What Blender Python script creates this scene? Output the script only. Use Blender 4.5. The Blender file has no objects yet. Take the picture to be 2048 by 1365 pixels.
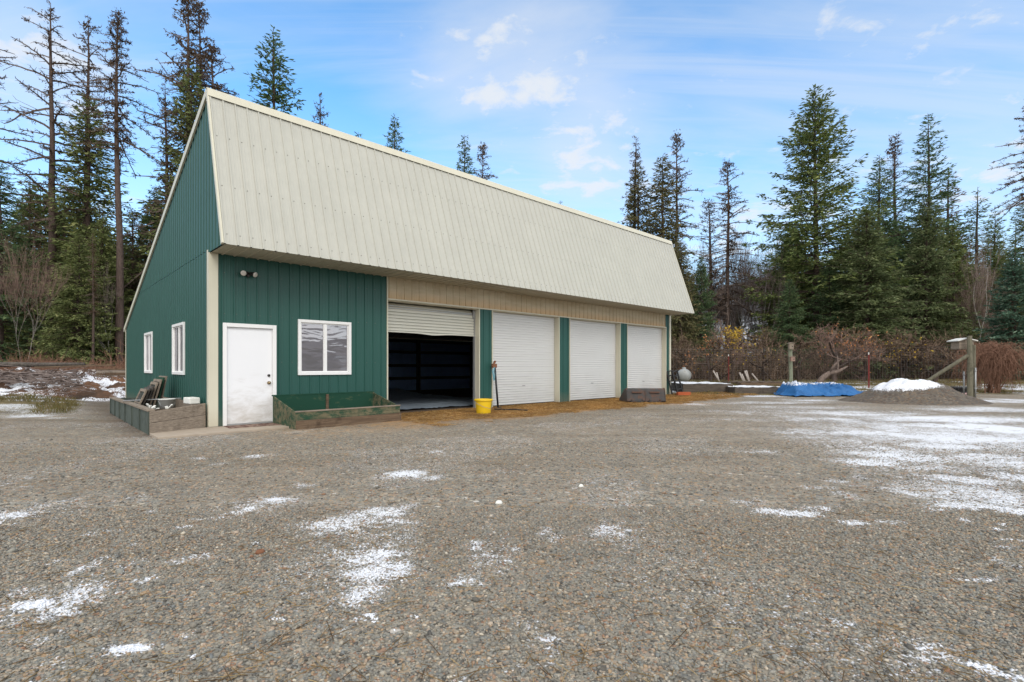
import bpy, math, random
import numpy as np
from mathutils import Vector, Matrix

# ------------------------------------------------------------------ camera, sky, sun, exposure
sc = bpy.context.scene
COL = sc.collection
F, HZ, CAMH = 1026.0, 734.0, 1.25          # focal length in photo pixels, horizon row, eye height
cam_d = bpy.data.cameras.new('camera'); cam = bpy.data.objects.new('camera', cam_d); COL.objects.link(cam)
cam.location = (0, 0, CAMH); cam.rotation_euler = (math.pi / 2, 0, 0)
cam_d.sensor_width = 36; cam_d.lens = 36 * F / 2048
cam_d.shift_y = (HZ - 682.5) / 2048
cam_d.clip_start = .05; cam_d.clip_end = 4000
sc.camera = cam
SUN_EL, SUN_AZ = 38.0, 160.0               # degrees; azimuth clockwise from +Y
sc.view_settings.view_transform = 'Standard'; sc.view_settings.look = 'None'
sc.view_settings.exposure = 0.0; sc.view_settings.gamma = 1.0
sc.view_settings.use_curve_mapping = False
cy = sc.cycles
cy.use_denoising = True; cy.max_bounces = 6; cy.diffuse_bounces = 3; cy.glossy_bounces = 3
cy.transmission_bounces = 2; cy.transparent_max_bounces = 4; cy.sample_clamp_indirect = 6

sun_d = bpy.data.lights.new('sun', 'SUN'); sun = bpy.data.objects.new('sun', sun_d); COL.objects.link(sun)
sun_d.energy = 1.3; sun_d.angle = math.radians(24); sun_d.color = (1, .95, .88)
sd = Vector((math.sin(math.radians(SUN_AZ)) * math.cos(math.radians(SUN_EL)),
             math.cos(math.radians(SUN_AZ)) * math.cos(math.radians(SUN_EL)), math.sin(math.radians(SUN_EL))))
sun.rotation_euler = sd.to_track_quat('Z', 'Y').to_euler(); sun.location = (0, -20, 30)


class NT:
    """short hand for building node trees"""
    def __init__(s, tree):
        s.t = tree; s.t.nodes.clear()
    def n(s, typ, ins=None, **props):
        nd = s.t.nodes.new(typ)
        for k, v in props.items(): setattr(nd, k, v)
        for k, v in (ins or {}).items():
            sk = nd.inputs[k]
            if isinstance(v, bpy.types.NodeSocket): s.t.links.new(v, sk)
            elif isinstance(v, bpy.types.Node): s.t.links.new(v.outputs[0], sk)
            else: sk.default_value = v
        return nd
    def m(s, op, a, b=0.0, c=0.0, clamp=False):
        return s.n('ShaderNodeMath', {0: a, 1: b, 2: c}, operation=op, use_clamp=clamp).outputs[0]
    def vm(s, op, a, b=(0, 0, 0)):
        nd = s.n('ShaderNodeVectorMath', {0: a, 1: b}, operation=op)
        return nd.outputs[1] if op in ('DOT_PRODUCT', 'LENGTH', 'DISTANCE') else nd.outputs[0]
    def noise(s, vec, scale, detail=4, rough=.55, dist=0.0, col=False):
        nd = s.n('ShaderNodeTexNoise', {'Vector': vec, 'Scale': scale, 'Detail': detail, 'Roughness': rough, 'Distortion': dist})
        return nd.outputs[1 if col else 0]
    def mix(s, f, a, b, mode='MIX'):
        nd = s.n('ShaderNodeMix', data_type='RGBA', blend_type=mode)
        for k, v in ((0, f), (6, a), (7, b)):
            sk = nd.inputs[k]
            if isinstance(v, bpy.types.NodeSocket): s.t.links.new(v, sk)
            else: sk.default_value = (*v, 1) if isinstance(v, tuple) and len(v) == 3 else v
        return nd.outputs[2]
    def ss(s, x, a, b):
        return s.n('ShaderNodeMapRange', {0: x, 1: a, 2: b, 3: 0.0, 4: 1.0}, interpolation_type='SMOOTHSTEP').outputs[0]
    def ramp(s, f, stops, interp='LINEAR'):
        nd = s.n('ShaderNodeValToRGB', {0: f}); cr = nd.color_ramp; cr.interpolation = interp
        while len(cr.elements) < len(stops): cr.elements.new(.5)
        for e, (p, c) in zip(cr.elements, stops): e.position = p; e.color = (*c, 1)
        return nd.outputs[0]


world = bpy.data.worlds.new('World'); sc.world = world; world.use_nodes = True
W = NT(world.node_tree)
gen = W.n('ShaderNodeTexCoord').outputs['Generated']
sky = W.n('ShaderNodeTexSky', sky_type='NISHITA', sun_disc=False, sun_elevation=math.radians(SUN_EL),
          sun_rotation=math.radians(SUN_AZ), air_density=1.0, dust_density=.6, ozone_density=2.0, altitude=700)
sxyz = W.n('ShaderNodeSeparateXYZ', {0: gen})
dx, dy, dz = sxyz.outputs
zz = W.m('MAXIMUM', dz, 0.0)
inv = W.m('DIVIDE', 1.0, W.m('ADD', zz, .16))
cp = W.n('ShaderNodeCombineXYZ', {0: W.m('MULTIPLY', dx, inv), 1: W.m('MULTIPLY', dy, inv), 2: 0.0}).outputs[0]
cpr = W.n('ShaderNodeMapping', {'Vector': cp, 'Rotation': (0, 0, math.radians(32)), 'Scale': (.38, 1.0, 1)}).outputs[0]
big = W.noise(cpr, 1.1, 6, .55, .35)
mid = W.noise(W.vm('ADD', cpr, (3.7, 1.9, 0)), 3.0, 8, .58, .6)
fine = W.noise(W.vm('ADD', cp, (7.1, 4.4, 0)), 8.0, 6, .6, .25)
strk = W.noise(W.n('ShaderNodeMapping', {'Vector': cp, 'Rotation': (0, 0, math.radians(38)), 'Scale': (.22, 1.7, 1)}).outputs[0], 1.6, 7, .6, .7)
def blob(u, v, rad, gain):
    d = Vector(((u - 1024) / F, 1, (HZ - v) / F)).normalized()
    dot = W.vm('DOT_PRODUCT', gen, tuple(d))
    return W.m('MULTIPLY', W.ss(dot, math.cos(rad), 1.0), gain)
cover = W.m('ADD', W.m('MULTIPLY', big, .62), W.m('MULTIPLY', mid, .38))
for b in ((1010, 265, .30, .15), (1230, 330, .16, .10), (40, 160, .13, .13), (1750, 380, .42, .13), (280, 330, .16, .08), (1330, 130, .45, .05),
          (200, 560, .2, .05)):
    cover = W.m('ADD', cover, blob(*b))
behind = W.ss(W.m('SUBTRACT', W.m('MULTIPLY', dz, .9), dy), -.05, .55)      # unseen cloud deck added overhead and behind the camera, whitens the ambient light
cover = W.m('ADD', cover, W.m('MULTIPLY', behind, .35))
wisp = W.m('MAXIMUM', W.ss(cover, .42, .80), W.m('MULTIPLY', W.ss(W.m('ADD', strk, W.m('MULTIPLY', cover, .5)), .62, .93), .78))
lump = W.ss(W.m('ADD', W.m('MULTIPLY', fine, .50), W.m('MULTIPLY', cover, .85)), .73, .94)
lowhaze = W.m('MULTIPLY', W.ss(dz, .50, .02), .66)
cl = W.m('MAXIMUM', W.m('MULTIPLY', wisp, .62), W.m('MULTIPLY', lump, .88))
cl = W.m('MAXIMUM', cl, lowhaze)
cl = W.m('MAXIMUM', cl, behind)
cloudcol = W.mix(behind, (8.7, 8.9, 9.15), (16.0, 16.0, 16.2))
skyc = W.mix(1.0, sky.outputs[0], (1.85, 2.95, 3.3), 'MULTIPLY')
fin = W.mix(cl, skyc, cloudcol)
bg = W.n('ShaderNodeBackground', {0: fin, 1: .1})
W.t.links.new(bg.outputs[0], W.n('ShaderNodeOutputWorld').inputs[0])

# ------------------------------------------------------------------ layout numbers
TH = math.radians(46.4)
E1 = np.array([math.sin(TH), math.cos(TH)]); E2 = np.array([-E1[1], E1[0]])
C0 = np.array([(419 - 1024) / F * 10.427, 10.427])        # near corner of the shed
ROTZ = math.atan2(E1[1], E1[0])
LEN, DEP, ZE, ZR, OUT, ZB = 18.29, 11.6, 3.58, 6.87, 1.1, 2.72
def st2xy(s, t): p = C0 + s * E1 + t * E2; return float(p[0]), float(p[1])
def xy2st(x, y):
    dx_, dy_ = x - C0[0], y - C0[1]
    return dx_ * E1[0] + dy_ * E1[1], dx_ * E2[0] + dy_ * E2[1]
def at(u, d): return (u - 1024) / F * d, d
def zof(v, d): return CAMH + (HZ - v) / F * d
def sst(a, b, x):
    k = np.clip((np.asarray(x, float) - a) / (b - a), 0, 1); return k * k * (3 - 2 * k)

def vnoise(x, y, seed=0):
    """smooth value noise, numpy"""
    x = np.asarray(x, float); y = np.asarray(y, float)
    xi = np.floor(x).astype(np.int64); yi = np.floor(y).astype(np.int64); fx = x - xi; fy = y - yi
    fx = fx * fx * (3 - 2 * fx); fy = fy * fy * (3 - 2 * fy)
    def h(a, b):
        n = (a * 374761393 + b * 668265263 + seed * 2147483647) & 0xffffffff
        n = ((n ^ (n >> 13)) * 1274126177) & 0xffffffff
        return ((n ^ (n >> 16)) & 0xffff) / 65535.0
    return (h(xi, yi) * (1 - fx) + h(xi + 1, yi) * fx) * (1 - fy) + (h(xi, yi + 1) * (1 - fx) + h(xi + 1, yi + 1) * fx) * fy
def fbm(x, y, seed=0, o=4):
    v = 0; a = .5; f = 1
    for k in range(o): v = v + a * vnoise(np.asarray(x) * f + 17.3 * k, np.asarray(y) * f + 9.1 * k, seed + k); a *= .5; f *= 2.03
    return v / (1 - .5 ** o)

def ground_z(x, y):
    x = np.asarray(x, float); y = np.asarray(y, float); s, t = xy2st(x, y)
    rr = sst(21.5, 29, y) * sst(19.0, 23, s)
    rl = sst(5, 12, t) * sst(-.4, -3, s)
    rb = sst(12.6, 17, t)
    r = np.maximum(np.maximum(rr, rl), rb)
    dist = np.hypot(x, y)
    z = .22 * r + 1.6 * sst(38, 140, dist) * r
    off = np.clip(np.maximum(np.maximum(-s - .2, s - 18.6), np.maximum(-t - 1.2, t - 12)), 0, 3) / 3
    z = z + (fbm(x * .55, y * .55, 5) - .5) * .05 * off + (fbm(x * .12, y * .12, 9) - .5) * .16 * off * sst(12, 30, dist)
    return z - .012
def gz(x, y): return float(ground_z(x, y))

# ------------------------------------------------------------------ mesh helpers
def mesh_np(name, V, faces_list, mats, smooth=False, attrs=None, midx=None):
    """V (n,3); faces_list: list of (m,k) index arrays"""
    me = bpy.data.meshes.new(name)
    V = np.ascontiguousarray(V, np.float32)
    loops = np.concatenate([f.reshape(-1) for f in faces_list]).astype(np.int32)
    tot = np.concatenate([np.full(len(f), f.shape[1], np.int32) for f in faces_list])
    st = np.concatenate([[0], np.cumsum(tot)[:-1]]).astype(np.int32)
    me.vertices.add(len(V)); me.vertices.foreach_set('co', V.ravel())
    me.loops.add(len(loops)); me.loops.foreach_set('vertex_index', loops)
    me.polygons.add(len(tot)); me.polygons.foreach_set('loop_start', st)
    try: me.polygons.foreach_set('loop_total', tot)
    except Exception: pass
    me.polygons.foreach_set('use_smooth', np.full(len(tot), bool(smooth)))
    for m in (mats if isinstance(mats, (list, tuple)) else [mats]): me.materials.append(m)
    if midx is not None: me.polygons.foreach_set('material_index', np.asarray(midx, np.int32))
    for k, a in (attrs or {}).items():
        at_ = me.attributes.new(k, 'FLOAT', 'POINT'); at_.data.foreach_set('value', np.asarray(a, np.float32).ravel())
    me.update(); me.validate(verbose=False)
    return me

def add_obj(name, me, parent=None, loc=None):
    o = bpy.data.objects.new(name, me); COL.objects.link(o)
    if parent: o.parent = parent
    if loc is not None: o.location = loc
    return o
def tag(o, label=None, cat=None, group=None, kind=None):
    if label: o['label'] = label
    if cat: o['category'] = cat
    if group: o['group'] = group
    if kind: o['kind'] = kind
    return o
def thing(name, label, cat, loc=(0, 0, 0), rz=0.0, group=None):
    o = bpy.data.objects.new(name, None); COL.objects.link(o); o.location = loc; o.rotation_euler = (0, 0, rz)
    o.empty_display_size = .2
    return tag(o, label, cat, group)

class MB:
    def __init__(s): s.v = []; s.f = []; s.mi = []; s.cur = 0
    def face(s, pts):
        b = len(s.v); s.v += [tuple(p) for p in pts]; s.f.append(tuple(range(b, b + len(pts)))); s.mi.append(s.cur)
    def hexa(s, p):
        """8 points: bottom 4 (ccw), top 4"""
        b = len(s.v); s.v += [tuple(q) for q in p]
        for q in ((3, 2, 1, 0), (4, 5, 6, 7), (0, 1, 5, 4), (1, 2, 6, 5), (2, 3, 7, 6), (3, 0, 4, 7)):
            s.f.append(tuple(b + i for i in q)); s.mi.append(s.cur)
    def box(s, x0, x1, y0, y1, z0, z1):
        s.hexa([(x0, y0, z0), (x1, y0, z0), (x1, y1, z0), (x0, y1, z0), (x0, y0, z1), (x1, y0, z1), (x1, y1, z1), (x0, y1, z1)])
    def bar(s, a, b, w, h, up=(0, 0, 1)):
        """box from a to b with cross-section w x h"""
        a = Vector(a); b = Vector(b); d = (b - a).normalized(); u = Vector(up)
        if abs(d.dot(u)) > .97: u = Vector((0, 1, 0)) if abs(d.y) < .9 else Vector((1, 0, 0))
        x = d.cross(u).normalized() * (w / 2); y = x.cross(d).normalized() * (h / 2)
        s.hexa([a - x - y, b - x - y, b + x - y, a + x - y, a - x + y, b - x + y, b + x + y, a + x + y])
    def prism(s, poly, axis, c0, c1):
        """poly: 2-D outline in the two remaining axes, extruded along axis"""
        def P(p, c):
            q = list(p); q.insert(axis, c); return tuple(q)
        n = len(poly); b = len(s.v)
        s.v += [P(p, c0) for p in poly] + [P(p, c1) for p in poly]
        s.f.append(tuple(range(b, b + n))); s.mi.append(s.cur)
        s.f.append(tuple(range(b + 2 * n - 1, b + n - 1, -1))); s.mi.append(s.cur)
        for i in range(n):
            j = (i + 1) % n; s.f.append((b + j, b + i, b + n + i, b + n + j)); s.mi.append(s.cur)
    def tube(s, pts, rad, n=8, cap=True):
        pts = [Vector(p) for p in pts]; rad = rad if isinstance(rad, (list, tuple)) else [rad] * len(pts)
        b = len(s.v); prev = None
        for i, p in enumerate(pts):
            d = (pts[min(i + 1, len(pts) - 1)] - pts[max(i - 1, 0)]).normalized()
            x = d.orthogonal().normalized() if prev is None else (prev - d * prev.dot(d)).normalized()
            prev = x; y = d.cross(x)
            for k in range(n):
                a = 2 * math.pi * k / n; s.v.append(tuple(p + (x * math.cos(a) + y * math.sin(a)) * rad[i]))
        for i in range(len(pts) - 1):
            for k in range(n):
                q = b + i * n; s.f.append((q + k, q + (k + 1) % n, q + n + (k + 1) % n, q + n + k)); s.mi.append(s.cur)
        if cap:
            s.f.append(tuple(b + k for k in range(n - 1, -1, -1))); s.mi.append(s.cur)
            q = b + (len(pts) - 1) * n; s.f.append(tuple(q + k for k in range(n))); s.mi.append(s.cur)
    def lathe(s, prof, n=24, c=(0, 0, 0), sq=1.0):
        b = len(s.v)
        for r, z in prof:
            for k in range(n):
                a = 2 * math.pi * k / n; s.v.append((c[0] + r * math.cos(a), c[1] + sq * r * math.sin(a), c[2] + z))
        for i in range(len(prof) - 1):
            for k in range(n):
                q = b + i * n; s.f.append((q + k, q + (k + 1) % n, q + n + (k + 1) % n, q + n + k)); s.mi.append(s.cur)
    def build(s, name, mat, parent=None, bevel=0.0, smooth=False, loc=None):
        me = bpy.data.meshes.new(name); me.from_pydata(s.v, [], s.f)
        for m in (mat if isinstance(mat, (list, tuple)) else [mat]): me.materials.append(m)
        me.polygons.foreach_set('material_index', s.mi)
        if smooth: me.polygons.foreach_set('use_smooth', [True] * len(s.f))
        me.update(); o = add_obj(name, me, parent, loc)
        if bevel:
            bv = o.modifiers.new('bevel', 'BEVEL'); bv.width = bevel; bv.segments = 2; bv.limit_method = 'ANGLE'; bv.angle_limit = math.radians(40)
        return o

# ------------------------------------------------------------------ materials
def newmat(name):
    m = bpy.data.materials.new(name); m.use_nodes = True; return m, NT(m.node_tree)
def finish(T, bsdf): T.t.links.new(bsdf.outputs[0], T.n('ShaderNodeOutputMaterial').inputs[0])
def simple(name, col, rough=.6, var=.2, scale=5.0, stretch=(1, 1, 1), metal=0.0, bump=0.0, bscale=60.0, spec=.3, second=None, sthr=(.5, .62), sscale=3.0, coat=0.0):
    m, T = newmat(name); oc = T.n('ShaderNodeTexCoord').outputs['Object']
    v = T.n('ShaderNodeMapping', {'Vector': oc, 'Scale': stretch}).outputs[0]
    n1 = T.noise(v, scale, 6, .6)
    c = T.mix(n1, tuple(x * (1 - var) for x in col), tuple(min(1, x * (1 + var)) for x in col))
    if second:
        n2 = T.noise(T.vm('ADD', v, (5.3, 1.7, 8.8)), sscale, 7, .65)
        c = T.mix(T.ss(n2, *sthr), c, second)
    ins = {'Base Color': c, 'Roughness': rough, 'Metallic': metal, 'Specular IOR Level': spec}
    if bump:
        bn = T.n('ShaderNodeBump', {'Height': T.noise(v, bscale, 5, .6), 'Strength': bump, 'Distance': .01}); ins['Normal'] = bn.outputs[0]
    finish(T, T.n('ShaderNodeBsdfPrincipled', ins)); return m

def metal_sheet(name, col, rough=.42, dirt=None, dz0=0.0, dz1=.6, amt=.5):
    """painted steel sheet with faint streaks; dirt splashes near its foot"""
    m, T = newmat(name); oc = T.n('ShaderNodeTexCoord').outputs['Object']
    st = T.noise(T.n('ShaderNodeMapping', {'Vector': oc, 'Scale': (9, 9, .35)}).outputs[0], 1.5, 6, .65)
    bl = T.noise(oc, 1.1, 5, .6)
    f = T.m('MULTIPLY_ADD', st, .5, T.m('MULTIPLY', bl, .5))
    c = T.mix(T.ss(f, .3, .7), tuple(x * .94 for x in col), tuple(x * 1.05 for x in col))
    # each lap of sheet is a touch different
    if dirt:
        z = T.n('ShaderNodeSeparateXYZ', {0: oc}).outputs[2]
        k = T.m('MULTIPLY', T.ss(T.m('ADD', z, T.m('MULTIPLY', T.m('SUBTRACT', T.noise(oc, 5, 6, .7), .5), .5)), dz1, dz0), amt)
        c = T.mix(k, c, dirt)
    wv = T.n('ShaderNodeBump', {'Height': T.noise(oc, 2.2, 3, .5), 'Strength': .08, 'Distance': .03})
    finish(T, T.n('ShaderNodeBsdfPrincipled', {'Base Color': c, 'Roughness': T.m('MULTIPLY_ADD', st, .2, rough - .1), 'Specular IOR Level': .35, 'Normal': wv.outputs[0]}))
    return m

GREEN = (.021, .084, .069)
CREAM = (.43, .425, .37)
M = {}
M['green'] = metal_sheet('green_steel', GREEN, .40, dirt=(.20, .17, .12), dz0=.0, dz1=.45, amt=.35)
M['cream'] = metal_sheet('cream_steel', CREAM, .42)
M['trim'] = metal_sheet('cream_trim', (.58, .555, .44), .45, dirt=(.36, .30, .2), dz0=-.1, dz1=.5, amt=.4)
M['soffit'] = metal_sheet('soffit_steel', (.44, .41, .32), .5)
M['screw'] = simple('screw_steel', (.16, .15, .13), .5, .3)
M['rubber_seal'] = simple('dark_rubber', (.03, .03, .03), .7)
# stained header
m, T = newmat('stained_header'); oc = T.n('ShaderNodeTexCoord').outputs['Object']
z = T.n('ShaderNodeSeparateXYZ', {0: oc}).outputs[2]
stk = T.noise(T.n('ShaderNodeMapping', {'Vector': oc, 'Scale': (7, 7, .5)}).outputs[0], 1.3, 5, .6)
soft = T.noise(T.n('ShaderNodeMapping', {'Vector': oc, 'Scale': (.5, .5, 2.0)}).outputs[0], 1.2, 4, .6)
zz_ = T.m('ADD', z, T.m('MULTIPLY', T.m('SUBTRACT', soft, .5), .5))
rust = T.m('MULTIPLY', T.ss(zz_, 3.32, 2.98), T.m('MULTIPLY_ADD', stk, .6, .45), clamp=True)
c = T.mix(T.ss(soft, .35, .65), (.56, .50, .37), (.45, .38, .26))
c = T.mix(T.m('MULTIPLY', rust, .85), c, (.56, .35, .17))
c = T.mix(T.m('MULTIPLY', T.ss(stk, .5, .8), .35), c, (.24, .2, .14))
finish(T, T.n('ShaderNodeBsdfPrincipled', {'Base Color': c, 'Roughness': .6, 'Specular IOR Level': .25})); M['header'] = m
# dirty white
def dirty_white(name, col, dirt, z0, z1, amt, rough=.4, sc_=3.0):
    m, T = newmat(name); oc = T.n('ShaderNodeTexCoord').outputs['Object']
    z = T.n('ShaderNodeSeparateXYZ', {0: oc}).outputs[2]
    n1 = T.noise(T.n('ShaderNodeMapping', {'Vector': oc, 'Rotation': (0, .6, 0), 'Scale': (1, 1, 2.2)}).outputs[0], sc_, 8, .7, .6)
    k = T.m('MULTIPLY', T.ss(T.m('ADD', z, T.m('MULTIPLY', T.m('SUBTRACT', n1, .5), 2.2)), z1, z0), amt)
    c = T.mix(T.noise(oc, 1.5, 4, .6), tuple(x * .95 for x in col), tuple(min(.9, x * 1.04) for x in col))
    c = T.mix(k, c, dirt)
    finish(T, T.n('ShaderNodeBsdfPrincipled', {'Base Color': c, 'Roughness': rough, 'Specular IOR Level': .35})); return m
M['door'] = dirty_white('white_door_paint', (.80, .81, .83), (.42, .38, .32), -.35, 1.0, .75)
M['roller'] = dirty_white('white_roller_paint', (.66, .67, .66), (.47, .46, .43), -.5, 1.2, .55, .45, 1.2)
M['roller_tan'] = dirty_white('cream_roller_paint', (.56, .56, .49), (.45, .44, .38), 1.2, 2.6, .5, .5)
M['vinyl'] = dirty_white('white_vinyl', (.80, .80, .79), (.55, .52, .46), -1, 1.0, .5)
# window glass: dark room behind, wavy reflections
m, T = newmat('wavy_glass'); oc = T.n('ShaderNodeTexCoord').outputs['Object']
wv = T.noise(T.n('ShaderNodeMapping', {'Vector': oc, 'Scale': (.9, .9, 3.0)}).outputs[0], 1.6, 2, .5, .4)
bmp = T.n('ShaderNodeBump', {'Height': wv, 'Strength': .11, 'Distance': .05})
bl_ = T.ramp(T.noise(T.n('ShaderNodeMapping', {'Vector': oc, 'Scale': (.25, .25, 2.5)}).outputs[0], 2.0, 3, .5), [(.3, (.10, .095, .10)), (.7, (.16, .15, .155))])
base = T.n('ShaderNodeBsdfPrincipled', {'Base Color': bl_, 'Roughness': .5})
gl = T.n('ShaderNodeBsdfGlossy', {'Color': (.95, .93, .97, 1), 'Roughness': .04, 'Normal': bmp.outputs[0]})
finish(T, T.n('ShaderNodeMixShader', {0: .26, 1: base.outputs[0], 2: gl.outputs[0]})); M['glass'] = m

def wood(name, c1, c2, rough=.8, stretch=(.6, 9, 9), green=None, gt=(.31, .46)):
    m, T = newmat(name); oc = T.n('ShaderNodeTexCoord').outputs['Object']
    v = T.n('ShaderNodeMapping', {'Vector': oc, 'Scale': stretch}).outputs[0]
    g = T.noise(v, 3.0, 8, .65, .8)
    c = T.ramp(g, [(.28, c1), (.72, c2)])
    k = T.noise(oc, 3.5, 7, .7)
    c = T.mix(T.m('MULTIPLY', T.ss(k, .5, .72), .6), c, tuple(x * .45 for x in c1))
    if green: c = T.mix(T.ss(T.noise(T.vm('ADD', T.n('ShaderNodeMapping', {'Vector': oc, 'Scale': (.5, 1, 1)}).outputs[0], (3, 3, 3)), 7.0, 8, .75), *gt), c, green)
    b = T.n('ShaderNodeBump', {'Height': g, 'Strength': .5, 'Distance': .006})
    finish(T, T.n('ShaderNodeBsdfPrincipled', {'Base Color': c, 'Roughness': rough, 'Specular IOR Level': .2, 'Normal': b.outputs[0]})); return m
M['old_wood'] = wood('weathered_wood', (.115, .09, .068), (.36, .30, .235), stretch=(.45, 9, 24))
M['brown_wood'] = wood('brown_board', (.07, .045, .03), (.20, .14, .09))
M['green_wood'] = wood('worn_green_boards', (.30, .25, .15), (.16, .15, .09), green=(.018, .060, .036))
M['green_front'] = wood('worn_green_front', (.10, .085, .05), (.20, .18, .11), green=(.022, .062, .036), gt=(.41, .60))
M['green_inside'] = wood('green_painted_boards', (.10, .12, .06), (.05, .09, .05), green=(.013, .055, .034))
M['grey_ply'] = wood('grey_green_plywood', (.055, .07, .06), (.11, .13, .11), stretch=(4, 4, .7))
M['post_wood'] = wood('treated_post', (.085, .08, .055), (.21, .195, .14), stretch=(9, 9, .6))
M['post_green'] = wood('green_grey_post', (.16, .18, .12), (.30, .32, .24), stretch=(9, 9, .6))
M['dark_wood'] = wood('dark_frame_wood', (.03, .027, .024), (.15, .13, .11), stretch=(3, .8, 3))
M['pale_bark'] = simple('peeled_pole', (.34, .30, .27), .8, .4, 6, (4, 4, 1))
M['concrete'] = simple('concrete', (.36, .30, .235), .85, .22, 6, bump=.3, bscale=90)
M['black'] = simple('black_steel', (.018, .018, .02), .45, .3)
M['blacktank'] = simple('black_plastic', (.02, .02, .022), .5, .2)
M['rustgrey'] = simple('rusty_plate', (.05, .048, .047), .6, .35, 5, metal=.2, second=(.10, .052, .034), sthr=(.47, .66), sscale=5, bump=.2)
M['rust_dark'] = simple('dark_rust', (.11, .06, .042), .8, .4, 10)
M['rust'] = simple('rust', (.19, .085, .045), .8, .35, 12)
M['yellow'] = simple('yellow_plastic', (.78, .52, .02), .45, .1, 6, second=(.42, .30, .10), sthr=(.62, .74), sscale=5)
M['white_plastic'] = simple('white_plastic', (.62, .62, .58), .5, .12)
M['foam'] = simple('white_foam', (.74, .74, .69), .8, .12, 14)
M['galv'] = simple('galvanised_pipe', (.36, .37, .37), .45, .2, 8, metal=.5)
M['tankpaint'] = simple('grey_tank_paint', (.30, .31, .30), .5, .2, 5, second=(.22, .2, .17), sthr=(.6, .75))
M['redpost'] = simple('red_post_paint', (.20, .035, .03), .6, .3)
M['brick'] = simple('orange_plastic', (.42, .10, .035), .6, .2)
M['twine'] = simple('blue_twine', (.12, .34, .42), .7, .2)
M['knob'] = simple('brass_knob', (.30, .22, .12), .3, .2, metal=.9)
M['darkmetal'] = simple('dark_bronze', (.03, .025, .022), .4, .2)
M['lens'] = simple('lamp_lens', (.55, .52, .47), .15, .15, 30, spec=.6)
M['mat'] = simple('worn_doormat', (.28, .20, .15), .9, .35, 18, second=(.11, .06, .05), sthr=(.48, .55), sscale=9)
M['mat_line'] = simple('doormat_border', (.10, .045, .04), .9, .3, 18)
M['girt'] = simple('girt_wood', (.04, .03, .025), .8, .3)
M['liner'] = simple('shed_inner_skin', (.24, .36, .56), .5, .2)
M['plastic_sheet'] = simple('dusty_plastic_sheet', (.26, .31, .36), .35, .4, 3, (1, 4, 1), spec=.5)
M['sashglass'] = simple('dusty_sash_glass', (.05, .055, .055), .2, .3, spec=.6)
M['bed_wood'] = wood('grey_bed_boards', (.045, .036, .03), (.15, .125, .10))
M['soil'] = simple('brown_soil', (.085, .06, .042), .95, .4, 8, bump=.8, bscale=25)

SNOWC = (.70, .72, .755)
def snowy(name, base_fn, thr=(.45, .6), nscale=6.0, amp=.9):
    """material whose 'snow' attribute, broken up by noise, turns it to snow"""
    m, T = newmat(name); oc = T.n('ShaderNodeTexCoord').outputs['Object']
    c, rough, bump = base_fn(T, oc)
    sn = T.n('ShaderNodeAttribute', attribute_name='snow').outputs['Fac']
    nn = T.m('ADD', T.m('MULTIPLY', T.m('SUBTRACT', T.noise(oc, nscale, 6, .7), .5), amp), T.m('MULTIPLY', T.m('SUBTRACT', T.noise(T.vm('ADD', oc, (4.2, 1.3, 2.7)), nscale * 5, 4, .6), .5), amp * 1.7))
    k = T.m('MULTIPLY', T.ss(T.m('ADD', sn, nn), *thr), T.ss(sn, .02, .12))
    c = T.mix(k, c, SNOWC)
    finish(T, T.n('ShaderNodeBsdfPrincipled', {'Base Color': c, 'Roughness': T.m('MULTIPLY_ADD', k, -.1, rough), 'Specular IOR Level': .25, 'Normal': bump})); return m

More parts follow.
